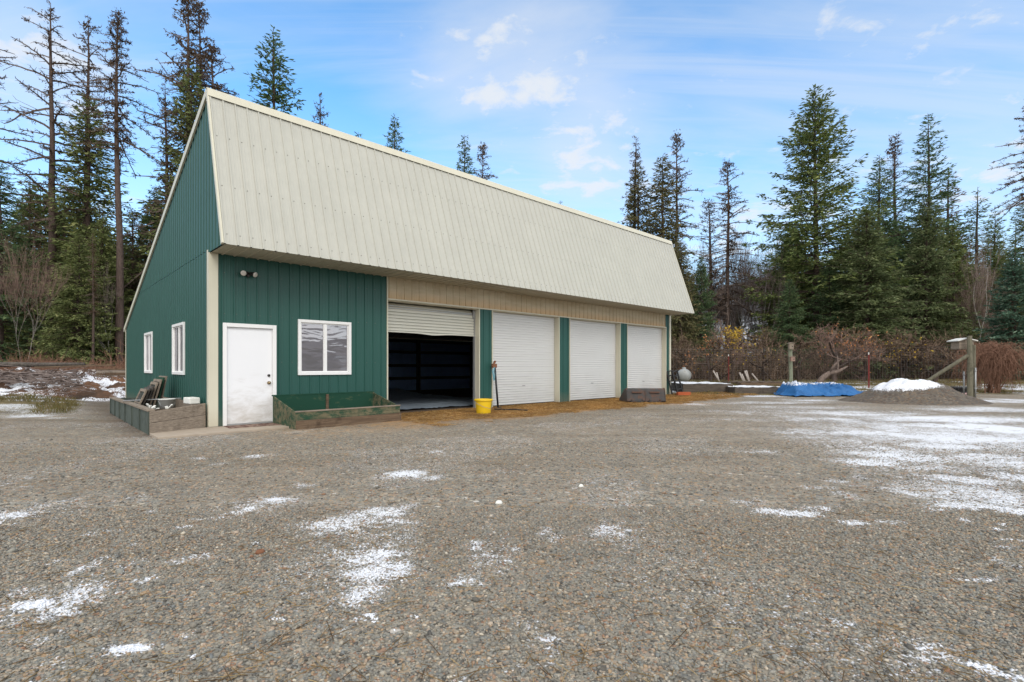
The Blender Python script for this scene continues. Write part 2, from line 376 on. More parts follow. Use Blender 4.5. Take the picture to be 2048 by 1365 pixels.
PEB = [(0.0, (.055, .053, .050)), (.16, (.125, .118, .105)), (.34, (.185, .17, .145)), (.48, (.135, .14, .135)), (.60, (.20, .19, .165)),
       (.70, (.25, .175, .11)), (.79, (.12, .13, .135)), (.88, (.27, .245, .205)), (.95, (.17, .095, .06)), (1.0, (.36, .33, .28))]
PEB = [(p, tuple(min(.6, x * k) for x, k in zip(q, (1.34, 1.32, 1.24)))) for p, q in PEB]
def ground_base(T, oc):
    geo = T.n('ShaderNodeNewGeometry').outputs['Position']
    v1 = T.n('ShaderNodeTexVoronoi', {'Vector': geo, 'Scale': 62.0}); v2 = T.n('ShaderNodeTexVoronoi', {'Vector': geo, 'Scale': 27.0})
    r1 = T.n('ShaderNodeSeparateColor', {0: v1.outputs['Color']}).outputs[0]; r2 = T.n('ShaderNodeSeparateColor', {0: v2.outputs['Color']}).outputs[1]
    c1 = T.ramp(r1, PEB); c2 = T.ramp(r2, PEB)
    pick = T.ss(T.n('ShaderNodeSeparateColor', {0: v2.outputs['Color']}).outputs[2], .62, .68)
    c = T.mix(pick, c1, c2)
    patch = T.noise(geo, .55, 5, .6); patch2 = T.noise(geo, 2.3, 6, .65)
    c = T.mix(T.m('MULTIPLY', T.ss(patch, .42, .66), .30), c, (.24, .19, .135))
    c = T.mix(1.0, c, T.ramp(patch2, [(.25, (.82, .81, .80)), (.75, (1.16, 1.14, 1.11))]), 'MULTIPLY')
    grit = T.noise(geo, 15, 5, .8); chunk = T.n('ShaderNodeTexVoronoi', {'Vector': geo, 'Scale': 9.0})
    c = T.mix(1.0, c, T.ramp(grit, [(.30, (.70, .69, .67)), (.5, (1, 1, 1)), (.70, (1.30, 1.30, 1.29))]), 'MULTIPLY')
    spk = T.m('MULTIPLY', T.ss(T.n('ShaderNodeSeparateColor', {0: chunk.outputs['Color']}).outputs[0], .955, .965), T.ss(chunk.outputs['Distance'], .30, .18))
    c = T.mix(spk, c, (.46, .43, .38))
    trk = T.noise(T.n('ShaderNodeMapping', {'Vector': geo, 'Rotation': (0, 0, -.62), 'Scale': (.09, 1.15, 1)}).outputs[0], 1.0, 3, .5, .35)
    c = T.mix(1.0, c, T.ramp(trk, [(.32, (.85, .82, .78)), (.5, (1.0, 1.0, 1.0)), (.68, (1.12, 1.13, 1.14))]), 'MULTIPLY')
    damp = T.ss(T.noise(T.vm('ADD', geo, (9, 2, 0)), .8, 6, .65), .56, .72)
    c = T.mix(T.m('MULTIPLY', damp, .45), c, (.10, .075, .052))
    # needles and straw trodden into the stones
    straw = T.n('ShaderNodeAttribute', attribute_name='straw').outputs['Fac']
    fib = T.noise(T.n('ShaderNodeMapping', {'Vector': geo, 'Rotation': (0, 0, .7), 'Scale': (1, 4, 1)}).outputs[0], 11, 7, .75, 1.5)
    sc1 = T.ramp(fib, [(.28, (.15, .08, .03)), (.5, (.42, .235, .09)), (.72, (.60, .40, .19))])
    ks = T.ss(T.m('ADD', straw, T.m('MULTIPLY', T.m('SUBTRACT', T.noise(geo, 4.5, 9, .8), .5), 1.5)), .24, .86)
    c = T.mix(T.m('MULTIPLY', ks, .9), c, sc1)
    # grass and bare soil at the edges
    gr = T.n('ShaderNodeAttribute', attribute_name='grass').outputs['Fac']
    gn = T.noise(geo, 1.3, 7, .7); gf = T.noise(geo, 24, 6, .7)
    gc = T.ramp(gn, [(.30, (.065, .045, .027)), (.46, (.13, .105, .045)), (.58, (.20, .155, .075)), (.75, (.075, .085, .03))])
    gc = T.mix(1.0, gc, T.ramp(gf, [(.3, (.55, .55, .55)), (.7, (1.4, 1.4, 1.4))]), 'MULTIPLY')
    kg = T.ss(T.m('ADD', gr, T.m('MULTIPLY', T.m('SUBTRACT', T.noise(geo, 3.0, 8, .75), .5), .9)), .38, .62)
    c = T.mix(kg, c, gc)
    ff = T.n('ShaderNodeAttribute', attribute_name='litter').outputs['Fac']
    c = T.mix(ff, c, T.ramp(T.noise(geo, 1.7, 7, .7), [(.3, (.035, .025, .017)), (.7, (.11, .07, .045))]))  # forest litter, and the contact shade painted along the shed base
    h = T.m('ADD', T.m('MULTIPLY', T.ss(v1.outputs['Distance'], .65, .0), .5), T.m('MULTIPLY', T.noise(geo, 9, 4, .6), 1.0))
    b = T.n('ShaderNodeBump', {'Height': h, 'Strength': .9, 'Distance': .014})
    return c, .85, b.outputs[0]
M['ground'] = snowy('gravel_ground', ground_base, (.24, .62), 11.0, 1.15)
def pebble_base(T, oc):
    g = T.n('ShaderNodeNewGeometry')
    c = T.ramp(g.outputs['Random Per Island'], PEB)
    c = T.mix(1.0, c, T.ramp(T.noise(g.outputs['Position'], 180, 3, .6), [(.3, (.8, .8, .8)), (.7, (1.2, 1.2, 1.2))]), 'MULTIPLY')
    b = T.n('ShaderNodeBump', {'Height': T.noise(g.outputs['Position'], 300, 3, .6), 'Strength': .25, 'Distance': .003})
    return c, .75, b.outputs[0]
M['pebble'] = snowy('loose_pebbles', pebble_base, (.34, .66), 11.0, 1.15)
def pile_base(T, oc):
    g = T.n('ShaderNodeNewGeometry').outputs['Position']
    v = T.n('ShaderNodeTexVoronoi', {'Vector': g, 'Scale': 17.0})
    c = T.ramp(T.n('ShaderNodeSeparateColor', {0: v.outputs['Color']}).outputs[0], [(p, tuple(x * .50 for x in q)) for p, q in PEB])
    c = T.mix(T.ss(T.noise(g, 2.2, 7, .75), .35, .65), T.mix(.5, c, (.075, .05, .036)), T.mix(.4, c, (.14, .11, .085)))
    b = T.n('ShaderNodeBump', {'Height': T.ss(v.outputs['Distance'], .6, 0), 'Strength': .9, 'Distance': .02})
    return c, .9, b.outputs[0]
M['pile'] = snowy('heaped_gravel', pile_base, (.40, .56), 5.0, .8)
def dirt_base(T, oc):
    g = T.n('ShaderNodeNewGeometry').outputs['Position']
    c = T.ramp(T.noise(g, 1.3, 8, .7), [(.3, (.035, .024, .017)), (.5, (.085, .05, .032)), (.66, (.17, .085, .045)), (.8, (.11, .095, .05))])
    b = T.n('ShaderNodeBump', {'Height': T.noise(g, 9, 6, .7), 'Strength': .9, 'Distance': .06})
    return c, .95, b.outputs[0]
M['dirt'] = snowy('dirt_heap', dirt_base, (.36, .56), 5.0, 1.1)
def tarp_base(T, oc):
    g = T.n('ShaderNodeNewGeometry').outputs['Position']
    c = T.mix(T.noise(g, 2.5, 5, .6), (.012, .080, .23), (.03, .145, .36))
    b = T.n('ShaderNodeBump', {'Height': T.noise(g, 5, 5, .6, 1.0), 'Strength': .5, 'Distance': .05})
    return c, .4, b.outputs[0]
M['tarp'] = snowy('blue_tarpaulin', tarp_base, (.36, .56), 4.0)
def bed_base(T, oc): 
    g = T.n('ShaderNodeNewGeometry').outputs['Position']
    b = T.n('ShaderNodeBump', {'Height': T.noise(g, 12, 6, .7), 'Strength': .8, 'Distance': .04})
    return T.mix(T.noise(g, 7, 6, .7), (.05, .036, .026), (.13, .095, .065)), .95, b.outputs[0]
M['bedsoil'] = snowy('bed_soil', bed_base, (.42, .6), 5.0)
def hill_base(T, oc):
    g = T.n('ShaderNodeNewGeometry').outputs['Position']
    c = T.ramp(T.noise(g, .05, 8, .75), [(.35, (.10, .12, .12)), (.6, (.25, .26, .28))])
    b = T.n('ShaderNodeBump', {'Height': T.noise(g, .08, 6, .7), 'Strength': .6, 'Distance': 6.0})
    return c, 1.0, b.outputs[0]
M['hill'] = snowy('snow_dusted_hillside', hill_base, (.42, .75), .06)

def foliage(name, c1, c2, c3=None, gain=1.0):
    m, T = newmat(name); g = T.n('ShaderNodeNewGeometry')
    r = g.outputs['Random Per Island']
    c = T.ramp(r, [(0, c1), (.7, c2), (1.0, c3 or tuple(x * 1.3 for x in c2))])
    if gain != 1: c = T.mix(1.0, c, (gain, gain, gain), 'MULTIPLY')
    n = T.noise(T.n('ShaderNodeTexCoord').outputs['Object'], .9, 5, .65)
    c = T.mix(1.0, c, T.ramp(n, [(.3, (.62, .65, .66)), (.7, (1.35, 1.3, 1.15))]), 'MULTIPLY')
    d = T.n('ShaderNodeBsdfPrincipled', {'Base Color': c, 'Roughness': .75, 'Specular IOR Level': .15})
    tr = T.n('ShaderNodeBsdfTranslucent', {0: c})
    finish(T, T.n('ShaderNodeMixShader', {0: .30, 1: d.outputs[0], 2: tr.outputs[0]})); return m
M['fir'] = foliage('fir_needles', (.042, .062, .024), (.082, .102, .036), (.13, .145, .055), gain=2.15)
M['fir_dark'] = foliage('dark_fir_needles', (.026, .046, .026), (.050, .078, .037), (.085, .11, .055), gain=2.5)
M['fir_olive'] = foliage('olive_fir_needles', (.046, .064, .032), (.082, .102, .048), (.125, .14, .072), gain=2.0)
M['fir_shade_lift'] = foliage('shade_lifted_needles', (.046, .060, .026), (.088, .104, .042), (.14, .145, .065), gain=2.5)  # olive brown needles with brightness painted in to lift the shaded left wood
M['spruce'] = foliage('blue_green_needles', (.030, .062, .046), (.058, .10, .072), (.10, .145, .11), gain=2)
M['cedar'] = foliage('cedar_sprays', (.048, .052, .026), (.085, .085, .042), (.16, .125, .065), gain=2)
M['brown_needle'] = foliage('browned_needles', (.085, .050, .028), (.16, .095, .055), (.21, .15, .09), gain=1.7)
M['larch_tuft'] = foliage('larch_tufts', (.05, .035, .024), (.105, .07, .042), (.16, .10, .055))
M['yellow_leaf'] = foliage('yellow_leaves', (.40, .25, .03), (.62, .42, .06), (.70, .52, .12))
M['orange_leaf'] = foliage('orange_leaves', (.34, .14, .07), (.50, .24, .11), (.58, .36, .18))
def bark(name, c1, c2, sc_=3.0):
    m, T = newmat(name); g = T.n('ShaderNodeTexCoord').outputs['Object']
    n = T.noise(T.n('ShaderNodeMapping', {'Vector': g, 'Scale': (4, 4, 1)}).outputs[0], sc_, 6, .7)
    finish(T, T.n('ShaderNodeBsdfPrincipled', {'Base Color': T.ramp(n, [(.3, c1), (.7, c2)]), 'Roughness': .9, 'Specular IOR Level': .1})); return m
M['bark'] = bark('brown_bark', (.045, .033, .028), (.13, .095, .08))
M['bark_grey'] = bark('grey_bark', (.075, .058, .048), (.21, .16, .132))
M['birch'] = bark('birch_bark', (.20, .18, .16), (.52, .50, .46), 2.0)
M['alder'] = bark('pale_grey_bark', (.11, .10, .085), (.25, .23, .20), 2.0)
M['twig'] = bark('brown_twigs', (.10, .065, .052), (.26, .18, .145))
M['twig_red'] = bark('reddish_twigs', (.12, .065, .045), (.30, .17, .115))
M['twig_grey'] = bark('grey_twigs', (.11, .085, .075), (.27, .22, .195))
M['twig_mix'] = foliage('mixed_bare_twigs', (.07, .05, .042), (.21, .145, .11), (.36, .27, .20))
M['twig_pink'] = foliage('pinkish_bare_twigs', (.12, .085, .075), (.27, .20, .175), (.40, .32, .28))
M['fencewire'] = simple('fence_wire', (.22, .21, .20), .5, .2, metal=.4)

# ------------------------------------------------------------------ the setting: ground, hills
def grid_axis(segs):
    out = []
    for a, b, st in segs: out += list(np.arange(a, b - 1e-6, st))
    return np.array(out + [segs[-1][1]])
gxs = grid_axis([(-900, -120, 60), (-120, -40, 8), (-40, -16, .8), (-16, -9, .22), (-9, 20, .09), (20, 30, .3), (30, 60, 1.5), (60, 140, 8), (140, 900, 60)])
gys = grid_axis([(-200, -20, 20), (-20, 0, 2), (0, 1.4, .35), (1.4, 9, .075), (9, 26, .11), (26, 45, .5), (45, 140, 6), (140, 1000, 60)])
GX, GY = np.meshgrid(gxs, gys); gx = GX.ravel(); gy = GY.ravel()

# snow lies where it lies: centres and half-axes worked out in metres on the yard
def patch(u, v, ru, rv, den, ang=0.0):
    d = F * CAMH / (v - HZ); return ((u - 1024) / F * d, d, ru * d / F, rv * d * d / (F * CAMH), den, math.radians(ang))
PATCHES = [patch(*p) for p in (
    (795, 948, 38, 6, .95), (850, 955, 25, 4, .5), (870, 905, 14, 3, .5), (690, 1048, 80, 18, .85), (745, 1025, 65, 20, .78), (800, 1042, 40, 6, .85), (640, 1062, 30, 10, .6), (795, 1008, 24, 14, .62),
    (730, 1108, 76, 18, 1.0), (745, 1142, 88, 26, .92), (728, 1185, 44, 30, .84), (690, 1140, 40, 12, .6), (915, 1165, 30, 13, .85), (960, 1088, 28, 12, .62, -20), (985, 1105, 26, 12, .6, -30), (990, 1045, 10, 20, .4),
    (1020, 1118, 12, 4, .9), (1215, 1066, 36, 13, .72), (1250, 1072, 28, 8, .5), (1100, 1060, 16, 10, .6), (1120, 1075, 16, 8, .5), (1045, 1095, 16, 6, .6), (1035, 1255, 40, 12, .62, -25), (1075, 1275, 40, 12, .75, -25), (1105, 1295, 25, 18, .6), (1015, 1340, 7, 8, .9), (1075, 1318, 5, 6, .9), (930, 1350, 20, 10, .5),
    (20, 1028, 45, 8, .95), (75, 1018, 50, 6, .6), (125, 1002, 20, 16, .55), (15, 1045, 20, 4, .6), (490, 1018, 32, 10, .85), (560, 998, 36, 8, .95), (440, 1035, 30, 3, .7), (385, 1040, 30, 2.5, .6), (370, 1055, 22, 3, .85), (295, 1020, 12, 2.5, .8), (525, 912, 28, 4, .85), (440, 927, 16, 3, .6), (390, 915, 22, 2.5, .6), (340, 928, 14, 2, .5),
    (620, 965, 22, 5, .55), (160, 940, 0, 0, 0), (400, 1110, 40, 6, .75), (345, 1118, 25, 6, .7), (265, 1128, 25, 14, .5), (170, 1072, 24, 4, .75), (200, 1065, 30, 3, .6), (90, 1125, 30, 3, .6), (255, 1090, 14, 3, .7),
    (172, 1130, 20, 20, .72), (140, 1190, 42, 22, .90), (125, 1215, 40, 18, .82), (62, 1208, 32, 9, 2.0, 6), (38, 1182, 32, 12, .72), (15, 1235, 18, 8, .5), (260, 1291, 34, 8, 2.0, 3), (100, 1272, 16, 22, .66), (120, 1325, 36, 10, .62), (95, 1355, 22, 10, .5), (10, 1278, 20, 10, .5),
    (385, 1308, 7, 5, 1.6), (742, 1226, 10, 5, 1.5), (748, 1236, 8, 4, 1.5), (826, 1232, 8, 4, 1.5), (812, 1250, 4, 3, 1.2), (572, 1240, 20, 4, 1.2), (562, 1220, 14, 8, .65), (380, 1265, 16, 10, .55), (285, 1162, 8, 2.5, 1.2), (288, 1178, 5, 2, 1.), (215, 1195, 5, 5, 1.), (690, 1250, 30, 8, .45), (715, 1260, 20, 8, .5), (488, 1084, 6, 4, 1.),
    (1570, 1023, 62, 10, .98, -5), (1505, 1002, 40, 6, .6), (1640, 1013, 48, 6, .85), (1702, 1048, 42, 6, .95), (1780, 1045, 32, 4, .75), (1740, 1060, 30, 4, .5), (1672, 960, 24, 7, .6), (1530, 905, 36, 4, .5), (1690, 992, 22, 4, .6), (1460, 1000, 14, 8, .6), (1640, 980, 40, 3, .4), (1740, 955, 30, 3, .6), (1560, 955, 18, 3, .4),
    (1905, 838, 180, 7, 1.15), (1990, 856, 95, 11, 1.25), (1870, 850, 120, 5, .85), (1760, 850, 120, 7, .62), (1800, 868, 130, 8, .75), (1960, 880, 130, 14, .95), (1890, 892, 90, 11, .98), (1740, 905, 90, 9, .80), (1690, 890, 60, 8, .6), (1730, 922, 70, 7, .82), (1840, 915, 90, 8, .75), (1990, 915, 100, 12, .95), (1900, 935, 120, 8, .6), (2030, 930, 60, 10, .95),
    (1880, 985, 100, 11, .88), (1800, 975, 70, 7, .62), (1940, 960, 70, 12, .95), (1995, 990, 90, 16, .9), (1920, 1008, 80, 9, .95), (2035, 1020, 60, 12, .95), (1850, 1018, 30, 4, .7), (2045, 955, 50, 14, .9),
    (1918, 1038, 14, 3, 1.1), (1975, 1057, 16, 3, 1.2), (2000, 1050, 10, 3, 1.), (2035, 1082, 26, 3, 1.1), (2030, 1095, 26, 3, .9), (2030, 1130, 28, 10, .6), (1990, 1115, 20, 6, .55), (1945, 1158, 34, 5, 1., -6), (1905, 1145, 16, 4, .7),
    (1860, 1303, 40, 12, .92, -12), (1905, 1318, 40, 10, .85, -12), (1960, 1330, 60, 5, 1.25, -12), (2015, 1350, 50, 8, 1.3, -12), (1880, 1290, 30, 5, .8), (1770, 1270, 28, 6, .62), (1785, 1330, 30, 8, .45), (1700, 1240, 30, 8, .45), (1570, 1255, 12, 4, .8),
    (1560, 805, 120, 3, .62), (1620, 815, 110, 4, .55), (1700, 826, 130, 5, .75), (1650, 838, 110, 4, .6), (1960, 818, 110, 5, .85), (1440, 790, 50, 2, .9), (1520, 792, 40, 1.5, .9), (1620, 800, 50, 2, .75), (1990, 803, 70, 3, .95), (2030, 800, 40, 4, .9), (1920, 808, 40, 2, .7),
    (1910, 872, 230, 42, .82), (1950, 985, 160, 30, .74), (1720, 885, 120, 36, .58), (1980, 925, 110, 30, .6), (1640, 825, 190, 12, .48), (710, 1095, 120, 75, .50), (140, 1190, 85, 60, .50), (1000, 1095, 60, 40, .36), (1880, 1310, 110, 40, .42), (1230, 1070, 70, 25, .36), (520, 1010, 90, 25, .38), (60, 1025, 100, 25, .40),
    (1385, 808, 30, 3, .55), (1480, 838, 40, 3, .35), (150, 801, 90, 4, 1.05), (60, 806, 70, 3, .9), (75, 812, 40, 2.5, .8), (60, 832, 45, 2.5, .95), (190, 796, 50, 3, .95), (25, 795, 60, 4, .8), (110, 836, 30, 1.5, .7))
    if p[4] > 0]
def snow_at(x, y):
    s = np.zeros(len(x))
    wx = x + (fbm(x * 1.7, y * 1.7, 31) - .5) * .5 * np.minimum(1, y / 6); wy = y + (fbm(x * 1.7 + 9, y * 1.7, 37) - .5) * .5 * np.minimum(1, y / 6)
    for (px, py, a, b, den, ang) in PATCHES:
        ca, sa = math.cos(ang), math.sin(ang)
        R_ = 1.9 * max(a, b) + .6
        sel = np.nonzero((np.abs(x - px) < R_) & (np.abs(y - py) < R_))[0]
        if not len(sel): continue
        X = wx[sel] - px; Y = wy[sel] - py
        if den >= 1.5: X = x[sel] - px; Y = y[sel] - py
        q = np.hypot((X * ca + Y * sa) / a, (-X * sa + Y * ca) / b)
        s[sel] = np.maximum(s[sel], (den * .60 if den < 1.2 else den * .75) * sst(1.75, .25, q))
    s = s * (1 + .9 * (fbm(x * 2.6, y * 2.6, 91) - .5) * (s < .8))
    return s
def masks(x, y):
    s_, t_ = xy2st(x, y)
    straw = np.clip(sst(-3.9, -2.0, t_ + (fbm(x * .6, y * .6, 3) - .5) * 1.4), 0, 1) * sst(.8, 3.6, s_) * sst(24, 20.5, s_) * sst(3, .2, t_)
    straw *= .60 + .25 * sst(5, 8, s_)
    straw = np.maximum(straw, .40 * sst(-4.6, -2.2, t_) * sst(-1.5, 1.5, s_) * sst(20, 17, s_) * sst(3, .2, t_))
    straw = np.maximum(straw, .55 * sst(1.9, .2, np.hypot((x - 5.6) / 1.8, (y - 17.6))))
    nz = (fbm(x * .25, y * .25, 11) - .5)
    gright = sst(20.5, 25, y + nz * 4) * sst(18.5, 19.8, s_)
    gleft = sst(12.2, 16.5, y + nz * 5 + (-x - 10) * .10) * sst(-.6, -2.2, s_)
    grass = np.maximum(gright, gleft)
    litter = np.maximum(np.maximum(sst(12.5, 14, t_) * sst(20, 18.5, s_), sst(36, 42, y) * sst(18, 20, s_)), sst(27, 33, y) * sst(-2, -6, s_))
    foot = np.maximum(sst(-.75, -.08, t_) * (t_ < 1) * sst(-1.2, -.2, s_) * sst(19.2, 18.2, s_), sst(-1.7, -.9, s_) * (s_ < 1) * sst(-1.0, -.3, t_) * sst(13, 11.8, t_))  # contact shade along the wall base, painted as dark brown ground
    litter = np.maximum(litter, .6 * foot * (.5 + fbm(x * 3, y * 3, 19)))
    return straw, grass, litter
snow = snow_at(gx, gy)
snow = snow + .16 * (fbm(gx * .9, gy * .9, 77) > .60) * sst(30, 8, gy)          # stray flecks
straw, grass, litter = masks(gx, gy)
gs_, gt_ = xy2st(gx, gy)
under = (gs_ > -.3) & (gs_ < 18.6) & (gt_ > -.6) & (gt_ < 12)
snow[under] = 0
patchy = grass * (1 - litter) * np.clip((fbm(gx * .5, gy * .9, 41) - .52) * 3.0, 0, .6); snow = np.maximum(snow, patchy)
nx_, ny_ = len(gxs), len(gys)
ii = np.arange(nx_ * ny_).reshape(ny_, nx_)
quads = np.stack([ii[:-1, :-1], ii[:-1, 1:], ii[1:, 1:], ii[1:, :-1]], -1).reshape(-1, 4)
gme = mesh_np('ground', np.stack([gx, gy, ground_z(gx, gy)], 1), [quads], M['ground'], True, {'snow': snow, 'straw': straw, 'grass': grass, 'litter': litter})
tag(add_obj('ground', gme), kind='structure')

# loose stones lying on the near yard
rs = np.random.RandomState(4)
def stones(n, y0, y1, r0, r1):
    y = np.sqrt(rs.rand(n) * (y1 * y1 - y0 * y0) + y0 * y0); x = (rs.rand(n) * 2 - 1) * (1.06 * y + .4)
    return x, y, r0 + (r1 - r0) * rs.rand(n) ** 2.2
px, py, pr = [np.concatenate(q) for q in zip(stones(95000, 1.75, 4.6, .0055, .0125), stones(26000, 4.6, 8.5, .007, .015), stones(700, 2, 9, .014, .026))]
ico = bpy.data.meshes.new('i'); import bmesh as _b
_bm = _b.new(); _b.ops.create_icosphere(_bm, subdivisions=1, radius=1); _bm.verts.ensure_lookup_table()
IV = np.array([v.co[:] for v in _bm.verts]); IFc = np.array([[v.index for v in f.verts] for f in _bm.faces]); _bm.free(); bpy.data.meshes.remove(ico)
n = len(px); ang = rs.rand(n) * 6.283; sx = pr * (.8 + .6 * rs.rand(n)); sy = pr * (.65 + .4 * rs.rand(n)); sz = pr * (.35 + .4 * rs.rand(n))
tl = (rs.rand(n, 2) - .5) * .7
LV = IV[None] * (1 + .22 * (rs.rand(n, 12, 1) - .5))
LX = LV[..., 0] * sx[:, None]; LY = LV[..., 1] * sy[:, None]; LZ = LV[..., 2] * sz[:, None] + tl[:, :1] * LX + tl[:, 1:] * LY
ca, sa = np.cos(ang)[:, None], np.sin(ang)[:, None]
VX = px[:, None] + LX * ca - LY * sa; VY = py[:, None] + LX * sa + LY * ca; VZ = ground_z(px, py)[:, None] + sz[:, None] * .35 + LZ
psn = np.repeat(snow_at(px, py), 12)
pme = mesh_np('gravel', np.stack([VX, VY, VZ], -1).reshape(-1, 3), [(IFc[None] + 12 * np.arange(n)[:, None, None]).reshape(-1, 3)], M['pebble'], True, {'snow': psn})
tag(add_obj('gravel', pme), 'loose grey and tan gravel stones covering the yard', 'gravel', kind='stuff')

# dry stalks and needles blown over the yard
n = 2600
y = 2 + rs.rand(n) ** 1.5 * 12; x = (rs.rand(n) * 2 - 1) * y * 1.02
s_, t_ = xy2st(x, y); ok = (t_ < -1.3) | (s_ < -1.3); x, y = x[ok], y[ok]; n = len(x)
# (their mesh is made below with the twig builder)
STALK = (x, y)

# hills beyond the wood
az = np.linspace(-1.5, 1.5, 160); rad = np.array([380, 450, 520, 600, 700, 850])
hh = np.zeros((len(rad), len(az)))
for i, r_ in enumerate(rad):
    f_ = math.sin(math.pi / 2 * i / 4) if i < 5 else .85
    hh[i] = f_ * (46 + 52 * np.exp(-((az - .50) / .28) ** 2) + 10 * np.sin(az * 5) + 14 * (fbm(az * 9 + i * .3, np.full_like(az, i * .5), 3) - .5))
AZ, RR = np.meshgrid(az, rad)
HV = np.stack([np.sin(AZ) * RR, np.cos(AZ) * RR, hh - 4], -1).reshape(-1, 3)
ih = np.arange(hh.size).reshape(hh.shape)
hq = np.stack([ih[:-1, :-1], ih[:-1, 1:], ih[1:, 1:], ih[1:, :-1]], -1).reshape(-1, 4)
hme = mesh_np('hills', HV, [hq], M['hill'], True, {'snow': np.full(len(HV), .42)})
tag(add_obj('hills', hme), kind='structure')


# ------------------------------------------------------------------ the shed
shed = thing('metal_shed', 'long green and cream metal shed with four roller door bays and a slanted roof skirt', 'shed', (C0[0], C0[1], 0), ROTZ)
PITCH = .2286
def rib_profile(a0, a1, extra=()):
    pts = {a0: None, a1: None}
    k0 = int(math.floor(a0 / PITCH)) - 1; k1 = int(math.ceil(a1 / PITCH)) + 1
    prof = []
    for k in range(k0, k1 + 1):
        c = k * PITCH
        prof += [(c - .022, 0), (c - .012, .021), (c + .012, .021), (c + .022, 0)]
        for q in (.078, .150): prof += [(c + q - .010, 0), (c + q - .003, .003), (c + q + .003, .003), (c + q + .010, 0)]
    pa = np.array([p[0] for p in prof]); ph = np.array([p[1] for p in prof])
    xs = sorted(set([a0, a1] + [p for p in pa if a0 < p < a1] + [e for e in extra if a0 < e < a1]))
    return xs, (lambda a: float(np.interp(a, pa, ph)))
def sheet(mb, a0, a1, lo, hi, P, openings=()):
    """ribbed steel: P(a, b, h) -> point; openings (a0,a1,b0,b1) are left out"""
    ex = [o[0] for o in openings] + [o[1] for o in openings]
    xs, H_ = rib_profile(a0, a1, ex)
    for x0, x1 in zip(xs[:-1], xs[1:]):
        xm = (x0 + x1) / 2
        ops = sorted([(o[2], o[3]) for o in openings if o[0] - 1e-6 < xm < o[1] + 1e-6])
        segs = []; cur = None
        for b0, b1 in ops: segs.append((cur, b0)); cur = b1
        segs.append((cur, None))
        for s0, s1 in segs:
            l0 = lo(x0) if s0 is None else s0; l1 = lo(x1) if s0 is None else s0
            h0 = hi(x0) if s1 is None else s1; h1 = hi(x1) if s1 is None else s1
            if h0 - l0 < 1e-3 and h1 - l1 < 1e-3: continue
            mb.face([P(x0, l0, H_(x0)), P(x1, l1, H_(x1)), P(x1, h1, H_(x1)), P(x0, h0, H_(x0))])
const = lambda v: (lambda a: v)
DOOR = (.28, 1.25, .03, 2.10)
BAYS = [(4.06, 7.11), (7.66, 10.72), (11.32, 14.38), (14.91, 17.90)]
WFR = (1.79, 3.03, 1.08, 2.31)
HDR = 2.98
FP = lambda a, b, h: (a, -h, b)
ops = [(DOOR[0], DOOR[1], DOOR[2], DOOR[3]), WFR]
mb = MB()
sheet(mb, .02, 4.03, const(.03), const(ZE + .02), FP, ops)
for zs in (.35, 1.35, 2.35, 3.2):              # screw rows
    mb.cur = 1
    for k in range(1, 17):
        a = k * PITCH + .045
        if not any(o[0] - .03 < a < o[1] + .03 and o[2] - .05 < zs < o[3] + .05 for o in ops): mb.box(a - .006, a + .006, -.010, .0, zs - .006, zs + .006)
    mb.cur = 0
mb.build('front_wall', [M['green'], M['screw']], shed)
for a0, a1, zt in ((7.12, 7.64, HDR), (10.73, 11.30, HDR), (14.39, 14.89, HDR), (17.91, 18.2, ZE + .02)):
    mb = MB(); sheet(mb, a0, a1, const(.0), const(zt), FP); mb.build('pier_wall', M['green'], shed)
mb = MB(); sheet(mb, 4.05, 17.89, const(HDR + .035), const(ZE + .02), FP); mb.build('header_panel', M['header'], shed)
mb = MB(); mb.box(4.03, 17.92, -.035, .05, HDR, HDR + .034); mb.box(4.03, 4.06, -.03, .0, HDR + .036, ZE)
mb.build('header_trim', M['trim'], shed)
# gable wall towards the left of the photo (plane s = 0, outward -s)
GW = [(2.18, 3.42, 1.08, 2.28), (6.28, 7.52, 1.08, 2.26)]
slope = (ZR - ZB) / DEP
gtop = lambda t: (ZR - slope * t - .03) if t >= 0 else (ZR + (ZR - ZE) / OUT * t - .03)
glow = lambda t: -.05 if t >= 0 else ZE
mb = MB(); GP = lambda a, b, h: (-h, a, b)
def flip_sheet(*a, **k): sheet(*a, **k)
sheet(mb, .0, DEP, glow, lambda t: min(3.63, gtop(t)), GP, GW)
sheet(mb, .0, DEP, lambda t: min(3.64, gtop(t)), gtop, lambda a, b, h: (-h - .003, a, b))
sheet(mb, -OUT + .01, -.0005, const(ZE), gtop, lambda a, b, h: (-h - .003, a, b))
mb.cur = 1
for zs in (.3, 1.35, 2.4, 3.6, 4.6, 5.6):
    for k in range(1, 50):
        a = k * PITCH + .05
        if a < DEP and zs < gtop(a) - .1 and not any(o[0] - .03 < a < o[1] + .03 and o[2] - .05 < zs < o[3] + .05 for o in GW): mb.box(-.010, 0, a - .006, a + .006, zs - .006, zs + .006)
mb.build('gable_wall', [M['green'], M['screw']], shed)
mb = MB(); sheet(mb, 0, DEP, const(-.05), gtop, lambda a, b, h: (LEN + h, a, b)); sheet(mb, -OUT + .01, 0, const(ZE), gtop, lambda a, b, h: (LEN + h, a, b)); mb.build('gable_wall', M['green'], shed)
mb = MB(); sheet(mb, 0, LEN, const(-.05), const(ZB), lambda a, b, h: (a, DEP + h, b)); mb.build('back_wall', M['green'], shed)
